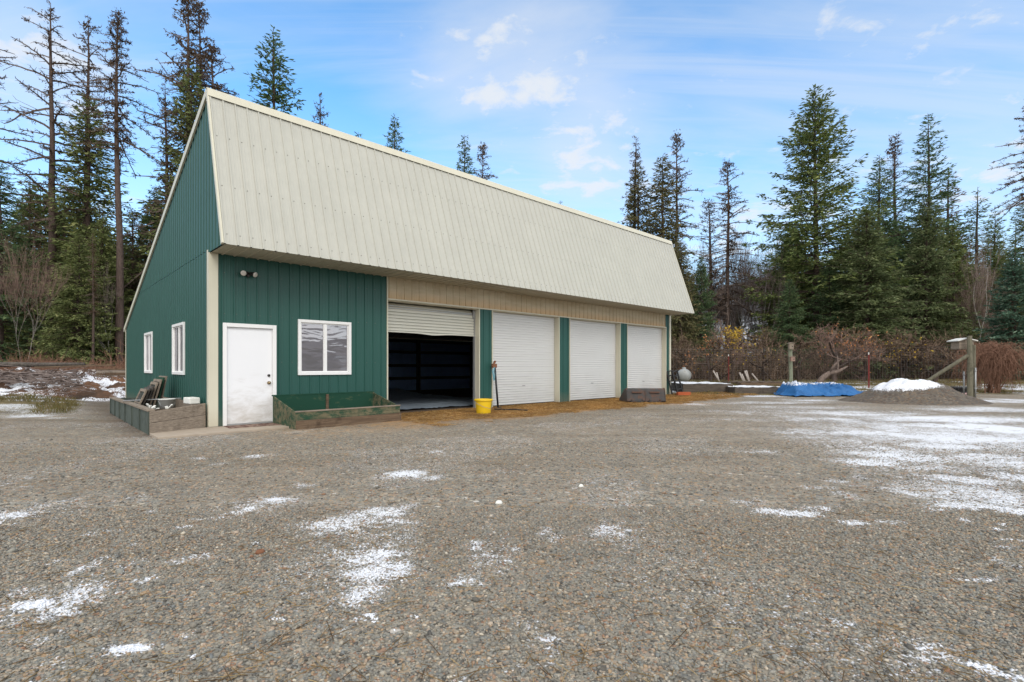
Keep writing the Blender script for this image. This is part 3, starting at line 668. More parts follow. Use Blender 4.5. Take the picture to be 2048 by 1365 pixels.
# roof: the long slope, the front skirt and its underside
mb = MB()
n_ = np.array([0, slope, 1.0]); n_ /= np.linalg.norm(n_)
sheet(mb, -.06, LEN + .06, const(-.02), const(DEP + .25), lambda a, b, h: (a, b + n_[1] * h, ZR + .012 - slope * b + n_[2] * h)); mb.build('roof', M['cream'], shed)
nm = np.array([0, -(ZR - ZE), OUT]); nm /= np.linalg.norm(nm)
def MP(a, b, h):                               # b from 0 (eave) to 1 (top)
    return (a, -OUT + OUT * b + nm[1] * h, ZE + (ZR - ZE) * b + nm[2] * h)
mb = MB(); sheet(mb, -.03, LEN + .06, const(-.006), const(.992), MP)
mb.cur = 1
for b in (.055, .36, .69):
    for k in range(0, 80):
        a = k * PITCH + .05
        q = Vector(MP(a, b, .004)); mb.hexa([q + Vector(v) for v in ((-.008, -.004, -.008), (.008, -.004, -.008), (.008, .004, -.008), (-.008, .004, -.008), (-.008, -.004, .008), (.008, -.004, .008), (.008, .004, .008), (-.008, .004, .008))])
sk = mb.build('roof_skirt', [M['cream'], M['screw']], shed)
mb = MB(); sheet(mb, .0, LEN, const(-OUT + .03), const(.02), lambda a, b, h: (a, b, ZE - .005 - h)); mb.build('soffit', M['soffit'], shed)
mb = MB()
for a0, a1 in ((-.05, LEN + .075),):           # ridge flashing
    p0 = MP(0, .955, .026); p1 = MP(0, 1.0, .026)
    mb.prism([(p0[1], p0[2]), (p0[1] - .012, p0[2] - .006), (p1[1] - .012, p1[2] + .02), (.02, ZR + .055), (.22, ZR + .055 - slope * .22), (.22, ZR + .045 - slope * .22), (.02, ZR + .04), (p1[1], p1[2] + .008)], 0, a0, a1)
mb.build('ridge_cap', M['trim'], shed)
for s0, s1 in ((-.06, -.022), (LEN + .022, LEN + .07)):        # rakes
    mb = MB()
    mb.hexa([(s0, .0, ZR - .12), (s1, .0, ZR - .12), (s1, DEP + .2, ZR - .12 - slope * (DEP + .2)), (s0, DEP + .2, ZR - .12 - slope * (DEP + .2)),
             (s0, .0, ZR + .035), (s1, .0, ZR + .035), (s1, DEP + .2, ZR + .035 - slope * (DEP + .2)), (s0, DEP + .2, ZR + .035 - slope * (DEP + .2))])
    a = MP(0, -.004, .024); b = MP(0, .99, .024); a2 = MP(0, -.004, -.05); b2 = MP(0, .99, -.05)
    mb.hexa([(s0, a[1], a[2]), (s1, a[1], a[2]), (s1, a2[1], a2[2]), (s0, a2[1], a2[2]), (s0, b[1], b[2]), (s1, b[1], b[2]), (s1, b2[1], b2[2]), (s0, b2[1], b2[2])])
    mb.build('rake_trim', M['trim'], shed)
for nm_, s0, s1, y0, y1 in (('a', -.028, .15, -.032, .0), ('b', 18.2, LEN + .028, -.032, .0)):
    mb = MB(); mb.box(s0, s1, y0, y1, .03 if s0 < 1 else -.03, ZE - .012)
    if s0 < 1: mb.box(-.027, -.0205, .0005, .10, .0, ZE + .05); mb.box(-.030, .152, -.034, -.0325, 2.88, 2.90)
    mb.build('corner_trim', M['trim'], shed)
mb = MB(); mb.box(-.03, -.0205, DEP - .09, DEP + .02, -.02, ZB - .1); mb.box(-.028, .1, DEP + .022, DEP + .03, -.02, ZB - .1); mb.build('corner_trim', M['trim'], shed)
# entrance door
mb = MB(); a0, a1, z0, z1 = DOOR
mb.box(a0 - .045, a0 + .03, -.045, .08, z0, z1 + .06); mb.box(a1 - .03, a1 + .045, -.045, .08, z0, z1 + .06); mb.box(a0 + .031, a1 - .031, -.045, .08, z1 - .02, z1 + .06)
mb.box(a0 + .031, a0 + .045, .02, .079, z0, z1 - .021); mb.box(a1 - .045, a1 - .031, .02, .079, z0, z1 - .021)
dr_root = MB(); dr_root.box(a0 + .032, a1 - .032, .012, .055, z0 + .025, z1 - .024)
dr = dr_root.build('door', M['door'], shed, .003)
mb.build('door_frame', M['vinyl'], dr, .004)
mb = MB(); mb.box(a0 + .031, a1 - .031, -.05, .09, z0, z0 + .022); mb.build('threshold', M['galv'], dr)
for nm_, zz0, r_ in (('deadbolt', 1.06, .028), ('door_knob', .90, .034)):
    mb = MB(); mb.lathe([(0, .07 if nm_ == 'door_knob' else .03), (r_ * .7, .066 if nm_ == 'door_knob' else .03), (r_, .045 if nm_ == 'door_knob' else .02), (r_ * .8, .03), (r_ * .45, .02), (r_ * 1.05, .008), (r_ * 1.05, 0)], 16)
    o = mb.build(nm_, M['knob'] if nm_ == 'door_knob' else M['darkmetal'], dr, smooth=True, loc=(a1 - .10, .012, zz0)); o.rotation_euler = (math.pi / 2, 0, 0)
# windows
def window(a0, a1, z0, z1, gable=False, label=None):
    T_ = (lambda a, y, z: (a, y, z)) if not gable else (lambda a, y, z: (y, a, z))
    def bx(mb, x0, x1, y0, y1, zz0, zz1):
        p = [T_(*q) for q in ((x0, y0, zz0), (x1, y0, zz0), (x1, y1, zz0), (x0, y1, zz0), (x0, y0, zz1), (x1, y0, zz1), (x1, y1, zz1), (x0, y1, zz1))]
        if gable: p = [p[i] for i in (0, 3, 2, 1, 4, 7, 6, 5)]
        mb.hexa(p)
    fr = MB(); w = .045
    for x0, x1, q0, q1 in ((a0 - .02, a0 + w, z0 - .02, z1 + .02), (a1 - w, a1 + .02, z0 - .02, z1 + .02), (a0 + w + .0005, a1 - w - .0005, z0 - .02, z0 + w), (a0 + w + .0005, a1 - w - .0005, z1 - w, z1 + .02)):
        bx(fr, x0, x1, -.04, .07, q0, q1)
    am = (a0 + a1) / 2
    win = fr.build('window', M['vinyl'], shed, .004)
    ms = MB(); bx(ms, am - .02, am + .02, -.016, .04, z0 + w + .001, z1 - w - .001)
    for q in ((a0 + w + .001, am - .021), (am + .021, a1 - w - .001)):
        for x0, x1, q0, q1 in ((q[0], q[0] + .022, z0 + w + .001, z1 - w - .001), (q[1] - .022, q[1], z0 + w + .001, z1 - w - .001), (q[0] + .0225, q[1] - .0225, z0 + w + .001, z0 + w + .024), (q[0] + .0225, q[1] - .0225, z1 - w - .024, z1 - w - .001)):
            bx(ms, x0, x1, -.008, .035, q0, q1)
    ms.build('sash', M['vinyl'], win)
    for q in ((a0 + w + .023, am - .044), (am + .044, a1 - w - .023)):
        pn = MB(); bx(pn, q[0], q[1], .012, .02, z0 + w + .025, z1 - w - .025); pn.build('pane', M['glass'], win)
    bk = MB(); bx(bk, a0, a1, .071, .08, z0, z1); bk.build('blind', M['liner'], win)
window(*WFR); window(*GW[0], gable=True); window(*GW[1], gable=True)
# roller doors, set back in their openings
def roller(a0, a1, z0, z1, mat, lip=False):
    mb = MB(); yb = .20; step = .082; z = z0; zs = [z0]
    prof = []
    nrib = int(round((z1 - z0) / step)); step = (z1 - z0) / nrib
    for k in range(nrib):
        zb = z0 + k * step; prof += [(yb + .016, zb), (yb + .016, zb + .012), (yb - .018, zb + .016), (yb - .013, zb + step * .5), (yb - .018, zb + step - .008)]
    prof.append((yb, z1))
    rr_ = random.Random(int(a0 * 100)); xs = np.linspace(a0, a1, 9)
    for i in range(8):
        for (y0, q0), (y1, q1) in zip(prof[:-1], prof[1:]):
            mb.face([(xs[i], y0, q0), (xs[i + 1], y0, q0), (xs[i + 1], y1, q1), (xs[i], y1, q1)])
    return mb.build('roller_door', mat, shed)
for i, (a0, a1) in enumerate(BAYS):
    jm = MB(); jm.box(a0 - .03, a0, -.03, .24, .0, HDR - .001); jm.box(a1, a1 + .03, -.03, .24, .0, HDR - .001); jm.box(a0 + .001, a1 - .001, .0515, .24, HDR - .02, HDR + .034)
    jm.build('door_jamb', M['trim'], shed)
    if i == 0:
        d = roller(a0 + .01, a1 - .03, 2.20, 2.78, M['roller_tan'])
        lp = MB(); 
        for k in range(14):
            x0 = a0 + .01 + (a1 - a0 - .04) * k / 14; x1 = a0 + .01 + (a1 - a0 - .04) * (k + 1) / 14
            s0 = -.035 * math.exp(-((k - 7.2) / 1.6) ** 2); s1 = -.035 * math.exp(-((k - 6.2) / 1.6) ** 2)
            lp.hexa([(x0, .17, 2.165 + s0), (x1, .17, 2.165 + s1), (x1, .215, 2.165 + s1), (x0, .215, 2.165 + s0), (x0, .17, 2.198 + s0 * .3), (x1, .17, 2.198 + s1 * .3), (x1, .215, 2.198 + s1 * .3), (x0, .215, 2.198 + s0 * .3)])
        lp.build('bottom_bar', M['roller_tan'], d)
        cr = MB(); cr.tube([(a0 + .05, .34, 2.80), (a1 - .03, .34, 2.80)], .16, 16); cr.build('roller_drum', M['soffit'], d, smooth=True)
        gd = MB(); gd.bar((a0 + .02, .185, 2.80), (a1 - .03, .185, 2.80), .03, .02); gd.bar((a0 + .02, .16, 2.86), (a1 - .03, .16, 2.83), .02, .015); gd.bar((a1 - .06, .16, 2.70), (a1 - .06, .16, 2.94), .05, .05); gd.box(a1 - .028, a1 - .002, .15, .23, .0, 2.9); gd.build('door_track', M['galv'], d)
    else:
        d = roller(a0 + .01, a1 - .01, .035, HDR - .025, M['roller'])
        sl = MB(); sl.box(a0 + .012, a1 - .012, .18, .215, .0, .034); sl.build('bottom_seal', M['rubber_seal'], d)
        hd = MB(); hd.box((a0 + a1) / 2 - .06, (a0 + a1) / 2 + .06, .165, .184, .62, .645); hd.build('door_handle', M['galv'], d)
# inside
fl = MB(); fl.box(.1, LEN - .1, .25, DEP - .05, -.06, .004); fl.build('floor', M['soil'], shed)
pw = MB(); pw.box(3.93, 3.99, .26, DEP - .03, .005, 3.4); pw.build('partition_wall', M['liner'], shed)
gr_ = MB()
for z in (.65, 1.32, 2.02, 2.6): gr_.box(4.0, LEN - .03, DEP - .06, DEP - .012, z - .07, z + .07)
gr_.build('girt', M['girt'], shed)
ln = MB(); sheet(ln, 4.0, LEN - .03, const(.0), const(2.68), lambda a, b, h: (a, DEP - .008 - h * .3, b)); ln.build('inner_wall', M['liner'], shed)
for s in (5.2, 8.85, 12.5, 16.15):
    po = MB(); po.box(s - .07, s + .09, DEP - .22, DEP - .061, .005, 2.68); po.build('post', M['girt'], shed)
# lamp over the door
lm = MB(); lm.lathe([(.055, 0), (.055, .02), (.03, .035), (0, .036)], 18)
lamp = lm.build('flood_light', M['darkmetal'], shed, smooth=True, loc=(.70, -.005, 3.22)); lamp.rotation_euler = (math.pi / 2, 0, 0)
def spot(px, ang_, tilt):
    mb = MB(); mb.tube([(0, 0, .02), (px * .5, -.02, .05), (px, .0, .09)], .014, 8); mb.build('lamp_arm', M['darkmetal'], lamp, smooth=True)
    R_ = Matrix.Translation((px, 0, .10)) @ Matrix.Rotation(ang_, 4, 'Y') @ Matrix.Rotation(tilt, 4, 'X')
    sh = MB(); sh.lathe([(0, -.09), (.022, -.085), (.028, -.04), (.05, .01), (.058, .05), (.054, .05)], 18); o = sh.build('lamp_shade', M['darkmetal'], lamp, smooth=True); o.matrix_local = R_
    le = MB(); le.lathe([(.0575, .048), (.05, .062), (.03, .068), (0, .07)], 18); o2 = le.build('lens', M['lens'], o, smooth=True)
spot(-.085, -.45, .25); spot(.105, .5, .35)
mb = MB(); mb.box(-.02, .03, -.07, -.02, .03, .10); mb.build('motion_sensor', M['darkmetal'], lamp, .01)

# ------------------------------------------------------------------ things on the yard
def local(name, label, cat, s, t, z=0, rz=0, group=None):
    x, y = st2xy(s, t); return thing(name, label, cat, (x, y, z), ROTZ + rz, group)
sl = MB(); sl.prism([(-1.06, -.12), (-1.05, -1.10), (1.30, -1.02), (1.30, -.045), (-.03, -.045), (-.06, -.05)], 2, -.06, .028)
o = sl.build('concrete_slab', M['concrete'], None, .008); o.location = (C0[0], C0[1], 0); o.rotation_euler = (0, 0, ROTZ)
tag(o, 'tan concrete slab on the ground before the white entrance door', 'slab')
dm = local('doormat', 'faded patterned doormat on the slab before the white door', 'doormat', .74, -.40, .029, -.03)
mb = MB(); mb.box(-.52, .52, -.22, .26, 0, .008); mb.build('mat_body', M['mat'], dm, .003)
mb = MB()
for x0, x1, y0, y1 in ((-.51, .51, -.215, -.19), (-.51, .51, .23, .255), (-.51, -.485, -.189, .229), (.485, .51, -.189, .229), (-.18, -.155, -.189, .229), (.16, .185, -.189, .229), (-.484, -.181, .0, .02), (.186, .484, .0, .02)): mb.box(x0, x1, y0, y1, .0082, .0105)
mb.build('mat_pattern', M['mat_line'], dm)

# feed trough under the window
tr = local('feed_trough', 'worn green wooden feed trough with slanted ends beneath the front window', 'trough', 1.22, -1.36, 0, .045)
L_, D_, BH, FH = 2.45, 1.18, .61, .33
mb = MB(); mb.box(0, L_, D_ - .03, D_, .0, BH); mb.box(-.02, L_ + .02, D_ - .035, D_ + .01, BH + .0005, BH + .03); mb.build('back_panel', M['green_inside'], tr, .004)
mb = MB(); mb.box(.0, L_, .0, .03, .17, FH); mb.build('front_board', M['green_front'], tr, .004)
mb = MB(); mb.box(-.01, L_ + .02, -.03, -.001, -.03, .168); mb.build('lower_board', M['brown_wood'], tr, .006)
mb = MB(); mb.box(-.01, L_ + .01, -.012, .045, FH + .001, FH + .028); mb.build('top_rail', M['old_wood'], tr, .004)
for x in (0.0, L_ - .028):
    mb = MB(); mb.prism([(.031, -.02), (D_ - .031, -.02), (D_ - .031, BH), (.031, FH)], 0, x, x + .028); mb.build('end_panel', M['green_front'], tr, .003)
mb = MB(); mb.box(.03, L_ - .03, .032, D_ - .032, .10, .125); mb.build('trough_floor', M['green_inside'], tr)
mb = MB(); mb.box(1.19, 1.25, D_ - .055, D_ - .031, .126, BH - .001); mb.build('batten', M['brown_wood'], tr)

# two plank boxes along the gable wall
def bin_box(name, label, t0, t1, s0, z, skew, front_mat, front_top):
    r = local(name, label, 'planter box', 0, 0)
    for q0, q1 in ((0.0, .53), (.545, 1.0)):       # two boards, one above the other
        zl = lambda q: -.03 + (front_top[0] + .03) * q
        zr = lambda q: front_top[1] * q
        mb = MB(); k_ = .008 if q0 else 0
        mb.hexa([(s0, t0 - skew + k_, zl(q0)), (-.06, t0 + k_, zr(q0)), (-.06, t0 + .045, zr(q0)), (s0, t0 - skew + .045, zl(q0)), (s0, t0 - skew + k_, zl(q1)), (-.06, t0 + k_, zr(q1)), (-.06, t0 + .045, zr(q1)), (s0, t0 - skew + .045, zl(q1))])
        mb.build('front_plank', front_mat, r, .006)
    mb = MB(); mb.hexa([(s0, t0 - skew + .046, -.03), (s0 + .025, t0 - skew + .046, -.03), (s0 + .025, t1, 0), (s0, t1, 0), (s0, t0 - skew + .046, z - .03), (s0 + .025, t0 - skew + .046, z - .03), (s0 + .025, t1, z - .03), (s0, t1, z - .03)])
    mb.build('side_panel', M['grey_ply'], r, .003)
    n = 4
    for k in range(n):
        y = t0 - skew + .08 + (t1 - t0 + skew - .16) * k / (n - 1); mb = MB(); mb.box(s0 - .022, s0 - .001, y - .03, y + .03, .0, z - .032)
        mb.build('batten', M['grey_ply'], r)
    mb = MB(); mb.hexa([(s0 - .03, t0 - skew + .05, z - .028), (s0 + .09, t0 - skew + .05, z - .028), (s0 + .09, t1, z - .028), (s0 - .03, t1, z - .028), (s0 - .03, t0 - skew + .05, z + .012), (s0 + .09, t0 - skew + .05, z + .012), (s0 + .09, t1, z + .012), (s0 - .03, t1, z + .012)])
    mb.build('top_ledge', M['old_wood'], r, .004)
    mb = MB(); mb.box(-.09, -.06, t0 + .05, t1 - .05, .0, z + .03); mb.build('back_plank', M['old_wood'], r)
    mb = MB(); mb.box(s0 + .03, -.1, t1 - .035, t1 - .005, .0, z - .03); mb.build('end_plank', M['grey_ply'], r)
    mb = MB(); mb.box(s0 + .03, -.1, t0 + .06, t1 - .04, .0, .12); mb.build('soil_fill', M['soil'], r)
    return r
bin_box('plank_box', 'near weathered plank box by the corner post holding a white pail', .03, 2.80, -1.06, .45, .42, M['old_wood'], (.42, .51))
bin_box('plank_box', 'far grey plank box beneath the rear side window', 2.86, 5.66, -1.04, .43, .0, M['grey_ply'], (.41, .43))
# old sash frames leaning to the wall
rf = random.Random(3)
labels = ['outermost old sash frame leaning low in the far end of the boxes', 'second old wooden frame in the row, just behind the outermost one', 'third leaning wooden frame, last of the shorter ones', 'pale edged frame in the middle of the leaning frames',
          'taller leaning frame just right of the pale edged one', 'tall leaning frame with green painted rails, nearest the wall but one', 'tallest old wooden frame of the row, closest to the green wall']
for k in range(7):
    s = -.98 + k * .095; hgt = (.66, .68, .70, .80, .86, .90, .92)[k]; wid = .75 + .1 * rf.random()
    r = local('sash_frame', labels[k], 'window frame', s, 2.28 + .10 * k + rf.uniform(-.06, .06), .13 if k < 3 else .12, 0, 'old sash frames leaning in the plank boxes')
    r.rotation_euler = (0, (.38 - .035 * k), ROTZ + rf.uniform(-.03, .03))
    mb = MB(); q = .065
    mb.box(0, .035, 0, q, 0, hgt); mb.box(0, .035, wid - q, wid, 0, hgt); mb.box(.001, .034, q + .001, wid - q - .001, 0, q); mb.box(.001, .034, q + .001, wid - q - .001, hgt - q, hgt); mb.box(.004, .031, q + .001, wid - q - .001, hgt * .5 - .015, hgt * .5 + .015)
    mb.build('frame', M['green_wood'] if k == 5 else (M['old_wood'] if k in (3, 0, 4, 6) else M['dark_wood']), r, .003)
    mb = MB(); mb.box(.015, .019, q, wid - q, q + .001, hgt * .5 - .016); mb.box(.015, .019, q, wid - q, hgt * .5 + .016, hgt - q - .001); mb.build('pane', M['sashglass'], r)
pl = local('white_pail', 'dirty white plastic pail standing inside the near plank box', 'pail', -.50, 1.35, .121)
mb = MB(); mb.lathe([(.0, .0), (.12, .0), (.15, .42), (.158, .42), (.158, .44), (.145, .44), (.115, .02), (0, .02)], 24); mb.build('pail_body', M['white_plastic'], pl, smooth=True)
mb = MB(); mb.tube([(-.158, 0, .40), (-.12, -.10, .30), (0, -.165, .26), (.12, -.10, .30), (.158, 0, .40)], .004, 6); mb.build('handle', M['galv'], pl)
mb = MB(); a = (-1.10, 2.74, .475); b = (-.12, 1.92, .53); mb.tube([a, b], .013, 8); o = mb.build('steel_rod', M['galv'], None, smooth=True); o.location = (C0[0], C0[1], 0); o.rotation_euler = (0, 0, ROTZ)
tag(o, 'thin steel rod laid across the top of the near plank box', 'rod')
fb = local('foam_block', 'white foam block resting on the near plank box by the wall', 'block', -.20, .55, .483, .1)
mb = MB(); mb.box(-.10, .10, -.19, .19, 0, .13); mb.build('block_body', M['foam'], fb, .018)
mb = MB(); rw = random.Random(8)
for k in range(9):
    x, y = rw.uniform(-.16, .16), rw.uniform(-.2, .2); mb.bar((x, y, .30 + rw.random() * .1), (x + rw.uniform(-.15, .15), y + rw.uniform(-.15, .15), .42 + rw.random() * .1), .05, .02)
o = mb.build('paper_scraps', M['foam'], None, .004); x, y = st2xy(-.78, .75); o.location = (x, y, -.02); o.rotation_euler = (0, 0, ROTZ); tag(o, 'heap of torn white scraps in the near plank box', 'scraps')
mb = MB(); mb.prism([(-.30, 0), (.30, 0), (.30, .16), (-.30, .30)], 0, -.25, .25); o = mb.build('soil_heap', M['soil'], None); x, y = st2xy(-.78, .75); o.location = (x, y, .11); o.rotation_euler = (0, 0, ROTZ); tag(o, 'dark soil heap under the scraps in the near plank box', 'soil')

# yellow bucket, digging bar, strip
x, y = at(967, 13.75); bu = thing('yellow_bucket', 'round yellow feed bucket in front of the open bay jamb', 'bucket', (x, y, 0))
mb = MB(); mb.lathe([(0, .0), (.185, .0), (.19, .01), (.225, .36), (.225, .375), (.21, .375), (.175, .02), (0, .02)], 32); mb.build('bucket_body', M['yellow'], bu, smooth=True)
mb = MB(); mb.lathe([(.226, .345), (.25, .345), (.252, .36), (.25, .385), (.205, .385), (.207, .372)], 32); mb.build('rim', M['yellow'], bu, smooth=True)
mb = MB(); mb.tube([(.245, 0, .35), (.255, -.06, .25), (.20, -.19, .14), (.0, -.255, .20), (-.20, -.19, .30), (-.248, -.03, .35)], .005, 6); mb.build('handle', M['galv'], bu)
bar = local('digging_bar', 'black steel bar with rusty head leaning beside the second roller door', 'bar', 7.62, -.14)
mb = MB(); mb.tube([(-.03, -.20, .0), (.0, -.02, 1.22)], .03, 8); mb.build('shaft', M['black'], bar, smooth=True)
mb = MB(); mb.box(-.09, .06, -.06, .04, 1.22, 1.34); mb.bar((-.1, -.02, 1.25), (.02, -.02, 1.43), .06, .05); mb.build('head', M['rust'], bar, .012)
mb = MB(); mb.bar((-.05, -.18, .01), (.06, -.26, .01), .10, .05); mb.build('foot', M['black'], bar, .01)
mb = MB(); rw = random.Random(2)
for k in range(9): mb.tube([(-.04, -.06, 1.24), (-.08 - .08 * rw.random(), -.07, 1.05 + .1 * rw.random()), (-.12 * rw.random() - .02, -.07, .78 + .15 * rw.random()), (-.02, -.06, .9 + .2 * rw.random())], .0045, 4)
mb.build('twine', M['twine'], bar)
x, y = at(1020, 14.6); rp = thing('rubber_strip', 'black rubber strip lying on the straw by the second door', 'strip', (x, y, .008))
mb = MB()
P_ = [(-.45, .12, .03), (-.2, .05, .02), (.1, .02, .03), (.35, -.10, .015), (.5, -.16, .02)]
for a, b in zip(P_[:-1], P_[1:]): mb.bar(a, b, .055, .03)
mb.build('strip_body', M['black'], rp)

# loader bucket, back turned to the yard
x, y = at(1292, 17.9); lb = thing('loader_bucket', 'rusty grey tractor loader bucket lying before the last two bays', 'loader bucket', (x, y, 0), .03)
W2 = .66
prof = [(0, .0), (-.05, .06), (.03, .42), (.10, .50), (.14, .46), (.03, .40), (.02, .10), (.06, .04), (1.02, .035), (1.02, .0)]
mb = MB(); mb.prism(prof, 0, -W2, W2); mb.build('bucket_shell', M['rustgrey'], lb, .008)
for sx_ in (-W2 - .025, W2 + .001):
    mb = MB(); mb.prism([(-.03, .02), (-.06, .06), (.02, .43), (.09, .515), (.34, .45), (1.06, .07), (1.06, .0), (.02, -.005)], 0, sx_, sx_ + .024); mb.build('side_plate', M['rustgrey'], lb, .005)
for xx in (-.32, .30):
    mb = MB(); mb.box(xx - .22, xx + .22, -.085, -.035, .02, .055); mb.box(xx - .20, xx - .17, -.08, -.03, .056, .12); mb.box(xx + .17, xx + .20, -.08, -.03, .056, .12); mb.build('mount_frame', M['rustgrey'], lb, .006)
    mb = MB(); mb.bar((xx - .17, -.015, .36), (xx + .17, -.015, .36), .05, .045); mb.build('wear_plate', M['rust_dark'], lb, .004)
mb = MB(); mb.bar((0, -.055, .03), (0, .015, .44), .07, .02, (0, 1, 0)); mb.build('centre_rib', M['rustgrey'], lb, .006)

# black frames, tank and block past the far corner
for k, (u, lab) in enumerate(((1350, 'black steel rack frame leaning at the far corner, nearest the wall'), (1361, 'black steel rack frame leaning at the far corner, outer one'))):
    x, y = at(u, 22.75 - .12 * k); r = thing('rack_frame', lab, 'rack frame', (x, y, 0.02), .25 + .1 * k, 'black frames leaning by the far corner'); r.rotation_euler = (-.12, -.20, .25 + .1 * k)
    mb = MB()
    for a, b in (((-.13, 0, 0), (-.13, 0, 1.06)), ((.13, 0, 0), (.13, 0, 1.06)), ((-.13, 0, 1.06), (.13, 0, 1.06)), ((-.13, 0, .25), (.13, 0, .25)), ((-.13, 0, .62), (.13, 0, .62)), ((-.13, 0, .86), (.13, 0, .86)), ((-.13, 0, 0), (-.13, .30, .0)), ((.13, 0, 0), (.13, .3, .0))): mb.bar(a, b, .055, .055)
    mb.build('rack_bars', M['black'], r, .006)
x, y = at(1367, 22.3); r = thing('crate', 'low orange plastic crate on the ground by the black frames', 'crate', (x, y, .0), .1)
mb = MB(); mb.box(-.28, .28, -.1, .1, .0, .03); mb.box(-.28, .28, -.1, -.08, .031, .15); mb.box(-.28, .28, .08, .1, .031, .15); mb.box(-.28, -.26, -.079, .079, .031, .15); mb.box(.26, .28, -.079, .079, .031, .15); mb.build('crate_body', M['brick'], r, .004)
mb = MB(); mb.box(-.285, .285, -.108, -.101, .12, .15); mb.build('crate_rim', M['brick'], r)
x, y = at(1368, 30.5); z = gz(x, y); r = thing('gas_tank', 'horizontal grey gas tank behind the far shed corner', 'tank', (x, y, z), 1.15)
mb = MB(); pr = [(0, -.75), (.14, -.74), (.27, -.68), (.36, -.55), (.38, -.45), (.38, .45), (.36, .55), (.27, .68), (.14, .74), (0, .75)]
mb.lathe(pr, 28); o = mb.build('tank_body', M['tankpaint'], r, smooth=True); o.location = (0, 0, .50); o.rotation_euler = (0, math.pi / 2, 0)
mb = MB(); mb.lathe([(0, .98), (.10, .97), (.12, .90), (.12, .85)], 16); mb.build('valve_cover', M['tankpaint'], r, smooth=True)
for xx in (-.42, .42):
    mb = MB(); mb.box(xx - .05, xx + .05, -.22, .22, 0, .16); mb.build('foot', M['concrete'], r)

def heap(name, cx, cy, rx, ry, h, mat, seed, label, cat, kind=None, snowf=None, rz=0.0, nx=90, power=1.0, lump=.9, rough=.12):
    a = np.linspace(-1.15, 1.15, nx); X, Y = np.meshgrid(a, a); r = np.hypot(X, Y)
    H_ = h * np.clip(sst(1.02, .0, r), 0, 1) ** power
    nz = (fbm(X * rx * 1.5 + seed, Y * ry * 1.5, seed) - .5) + .5 * (fbm(X * rx * 6 + seed, Y * ry * 6, seed + 3) - .5)
    H_ = H_ * (1 + nz * lump) + nz * rough * sst(1.1, .6, r)
    x = X * rx; y = Y * ry; c, s = math.cos(rz), math.sin(rz); wx = cx + x * c - y * s; wy = cy + x * s + y * c
    gzv = ground_z(wx, wy); Z = H_ - .05 * sst(.85, 1.1, r)
    V = np.stack([wx - cx, wy - cy, gzv + Z - gz(cx, cy)], -1).reshape(-1, 3)
    i = np.arange(nx * nx).reshape(nx, nx); q = np.stack([i[:-1, :-1], i[:-1, 1:], i[1:, 1:], i[1:, :-1]], -1).reshape(-1, 4)
    sn = snowf(X, Y, H_).ravel() if snowf else np.zeros(nx * nx)
    o = add_obj(name, mesh_np(name, V, [q], mat, True, {'snow': sn}), None, (cx, cy, gz(cx, cy)))
    return tag(o, label, cat, kind=kind)
x, y = at(1822, 18.6)
heap('gravel_heap', x, y, 2.5, 2.0, .82, M['pile'], 21, 'heap of grey brown gravel with a white snow cap', 'gravel heap',
     snowf=lambda X, Y, H_: sst(.30, .62, H_ + .18 * (-X) - .05) * .95 * sst(.55, .05, X) * sst(-.80, -.1, Y - .28 * X + .22) * (.72 + .5 * fbm(X * 6, Y * 6, 88)), power=.9, lump=.30, rough=.11)
x, y = at(105, 21.5)
heap('brush_mound', x, y, 6.6, 3.3, .80, M['dirt'], 33, 'low mound of brown dirt and brush partly covered in snow', 'dirt mound',
     snowf=lambda X, Y, H_: np.clip((fbm(X * 5, Y * 8, 61) - .38) * 2.4, 0, .8) * sst(.55, -.1, X - .1) + .5 * (fbm(X * 9, Y * 9, 65) > .58), nx=150, power=.5, lump=.6, rough=.26)
rw = random.Random(12)
for k, (u, v, d, L, lab, mt, r_, tilt) in enumerate(((40, 731, 22.6, 5.2, 'long dark log lying along the top of the brush mound', 'dark_wood', .10, .02), (100, 728, 23.2, 4.0, 'dark weathered plank on the brush mound, upper one of two', 'brown_wood', .09, -.03), (150, 733, 22.4, 3.2, 'dark weathered plank on the brush mound, lower shorter one', 'brown_wood', .08, .03), (205, 744, 22.2, 2.0, 'pale peeled pole at the right end of the brush mound', 'pale_bark', .06, .0))):
    x, y = at(u, d); z = zof(v, d); mb = MB()
    pts = [(-L / 2, 0, -tilt * L / 2), (-L / 6, .05, .03), (L / 6, -.04, .02), (L / 2, .05, tilt * L / 2)]
    if k in (1, 2):
        mb.bar(pts[0], pts[-1], .24, .06)
    else: mb.tube(pts, [r_, r_ * 1.1, r_, r_ * .7], 9)
    o = mb.build(('log', 'plank', 'plank', 'pole')[k], M[mt], None, .006 if k in (1, 2) else 0, smooth=k not in (1, 2)); o.location = (x, y, z); o.rotation_euler = (0, 0, (.10, -.06, .05, .02)[k])
    tag(o, lab, ('log', 'plank', 'plank', 'pole')[k])
x, y = at(247, 22.0); z = gz(x, y); r = thing('board_stack', 'small stack of sawn boards by the rear shed corner', 'board stack', (x - .05, y, z), .7)
for k in range(5):
    mb = MB(); mb.box(-.9 + .03 * (k % 2), .9, -.16, .16, .55 + k * .095, .55 + k * .095 + .08); mb.build('board', M['old_wood'] if k % 2 else M['brown_wood'], r, .006)
for q in (-.7, .55):
    mb = MB(); mb.box(q, q + .15, -.15, .15, -.05, .548); mb.build('bearer', M['brown_wood'], r)

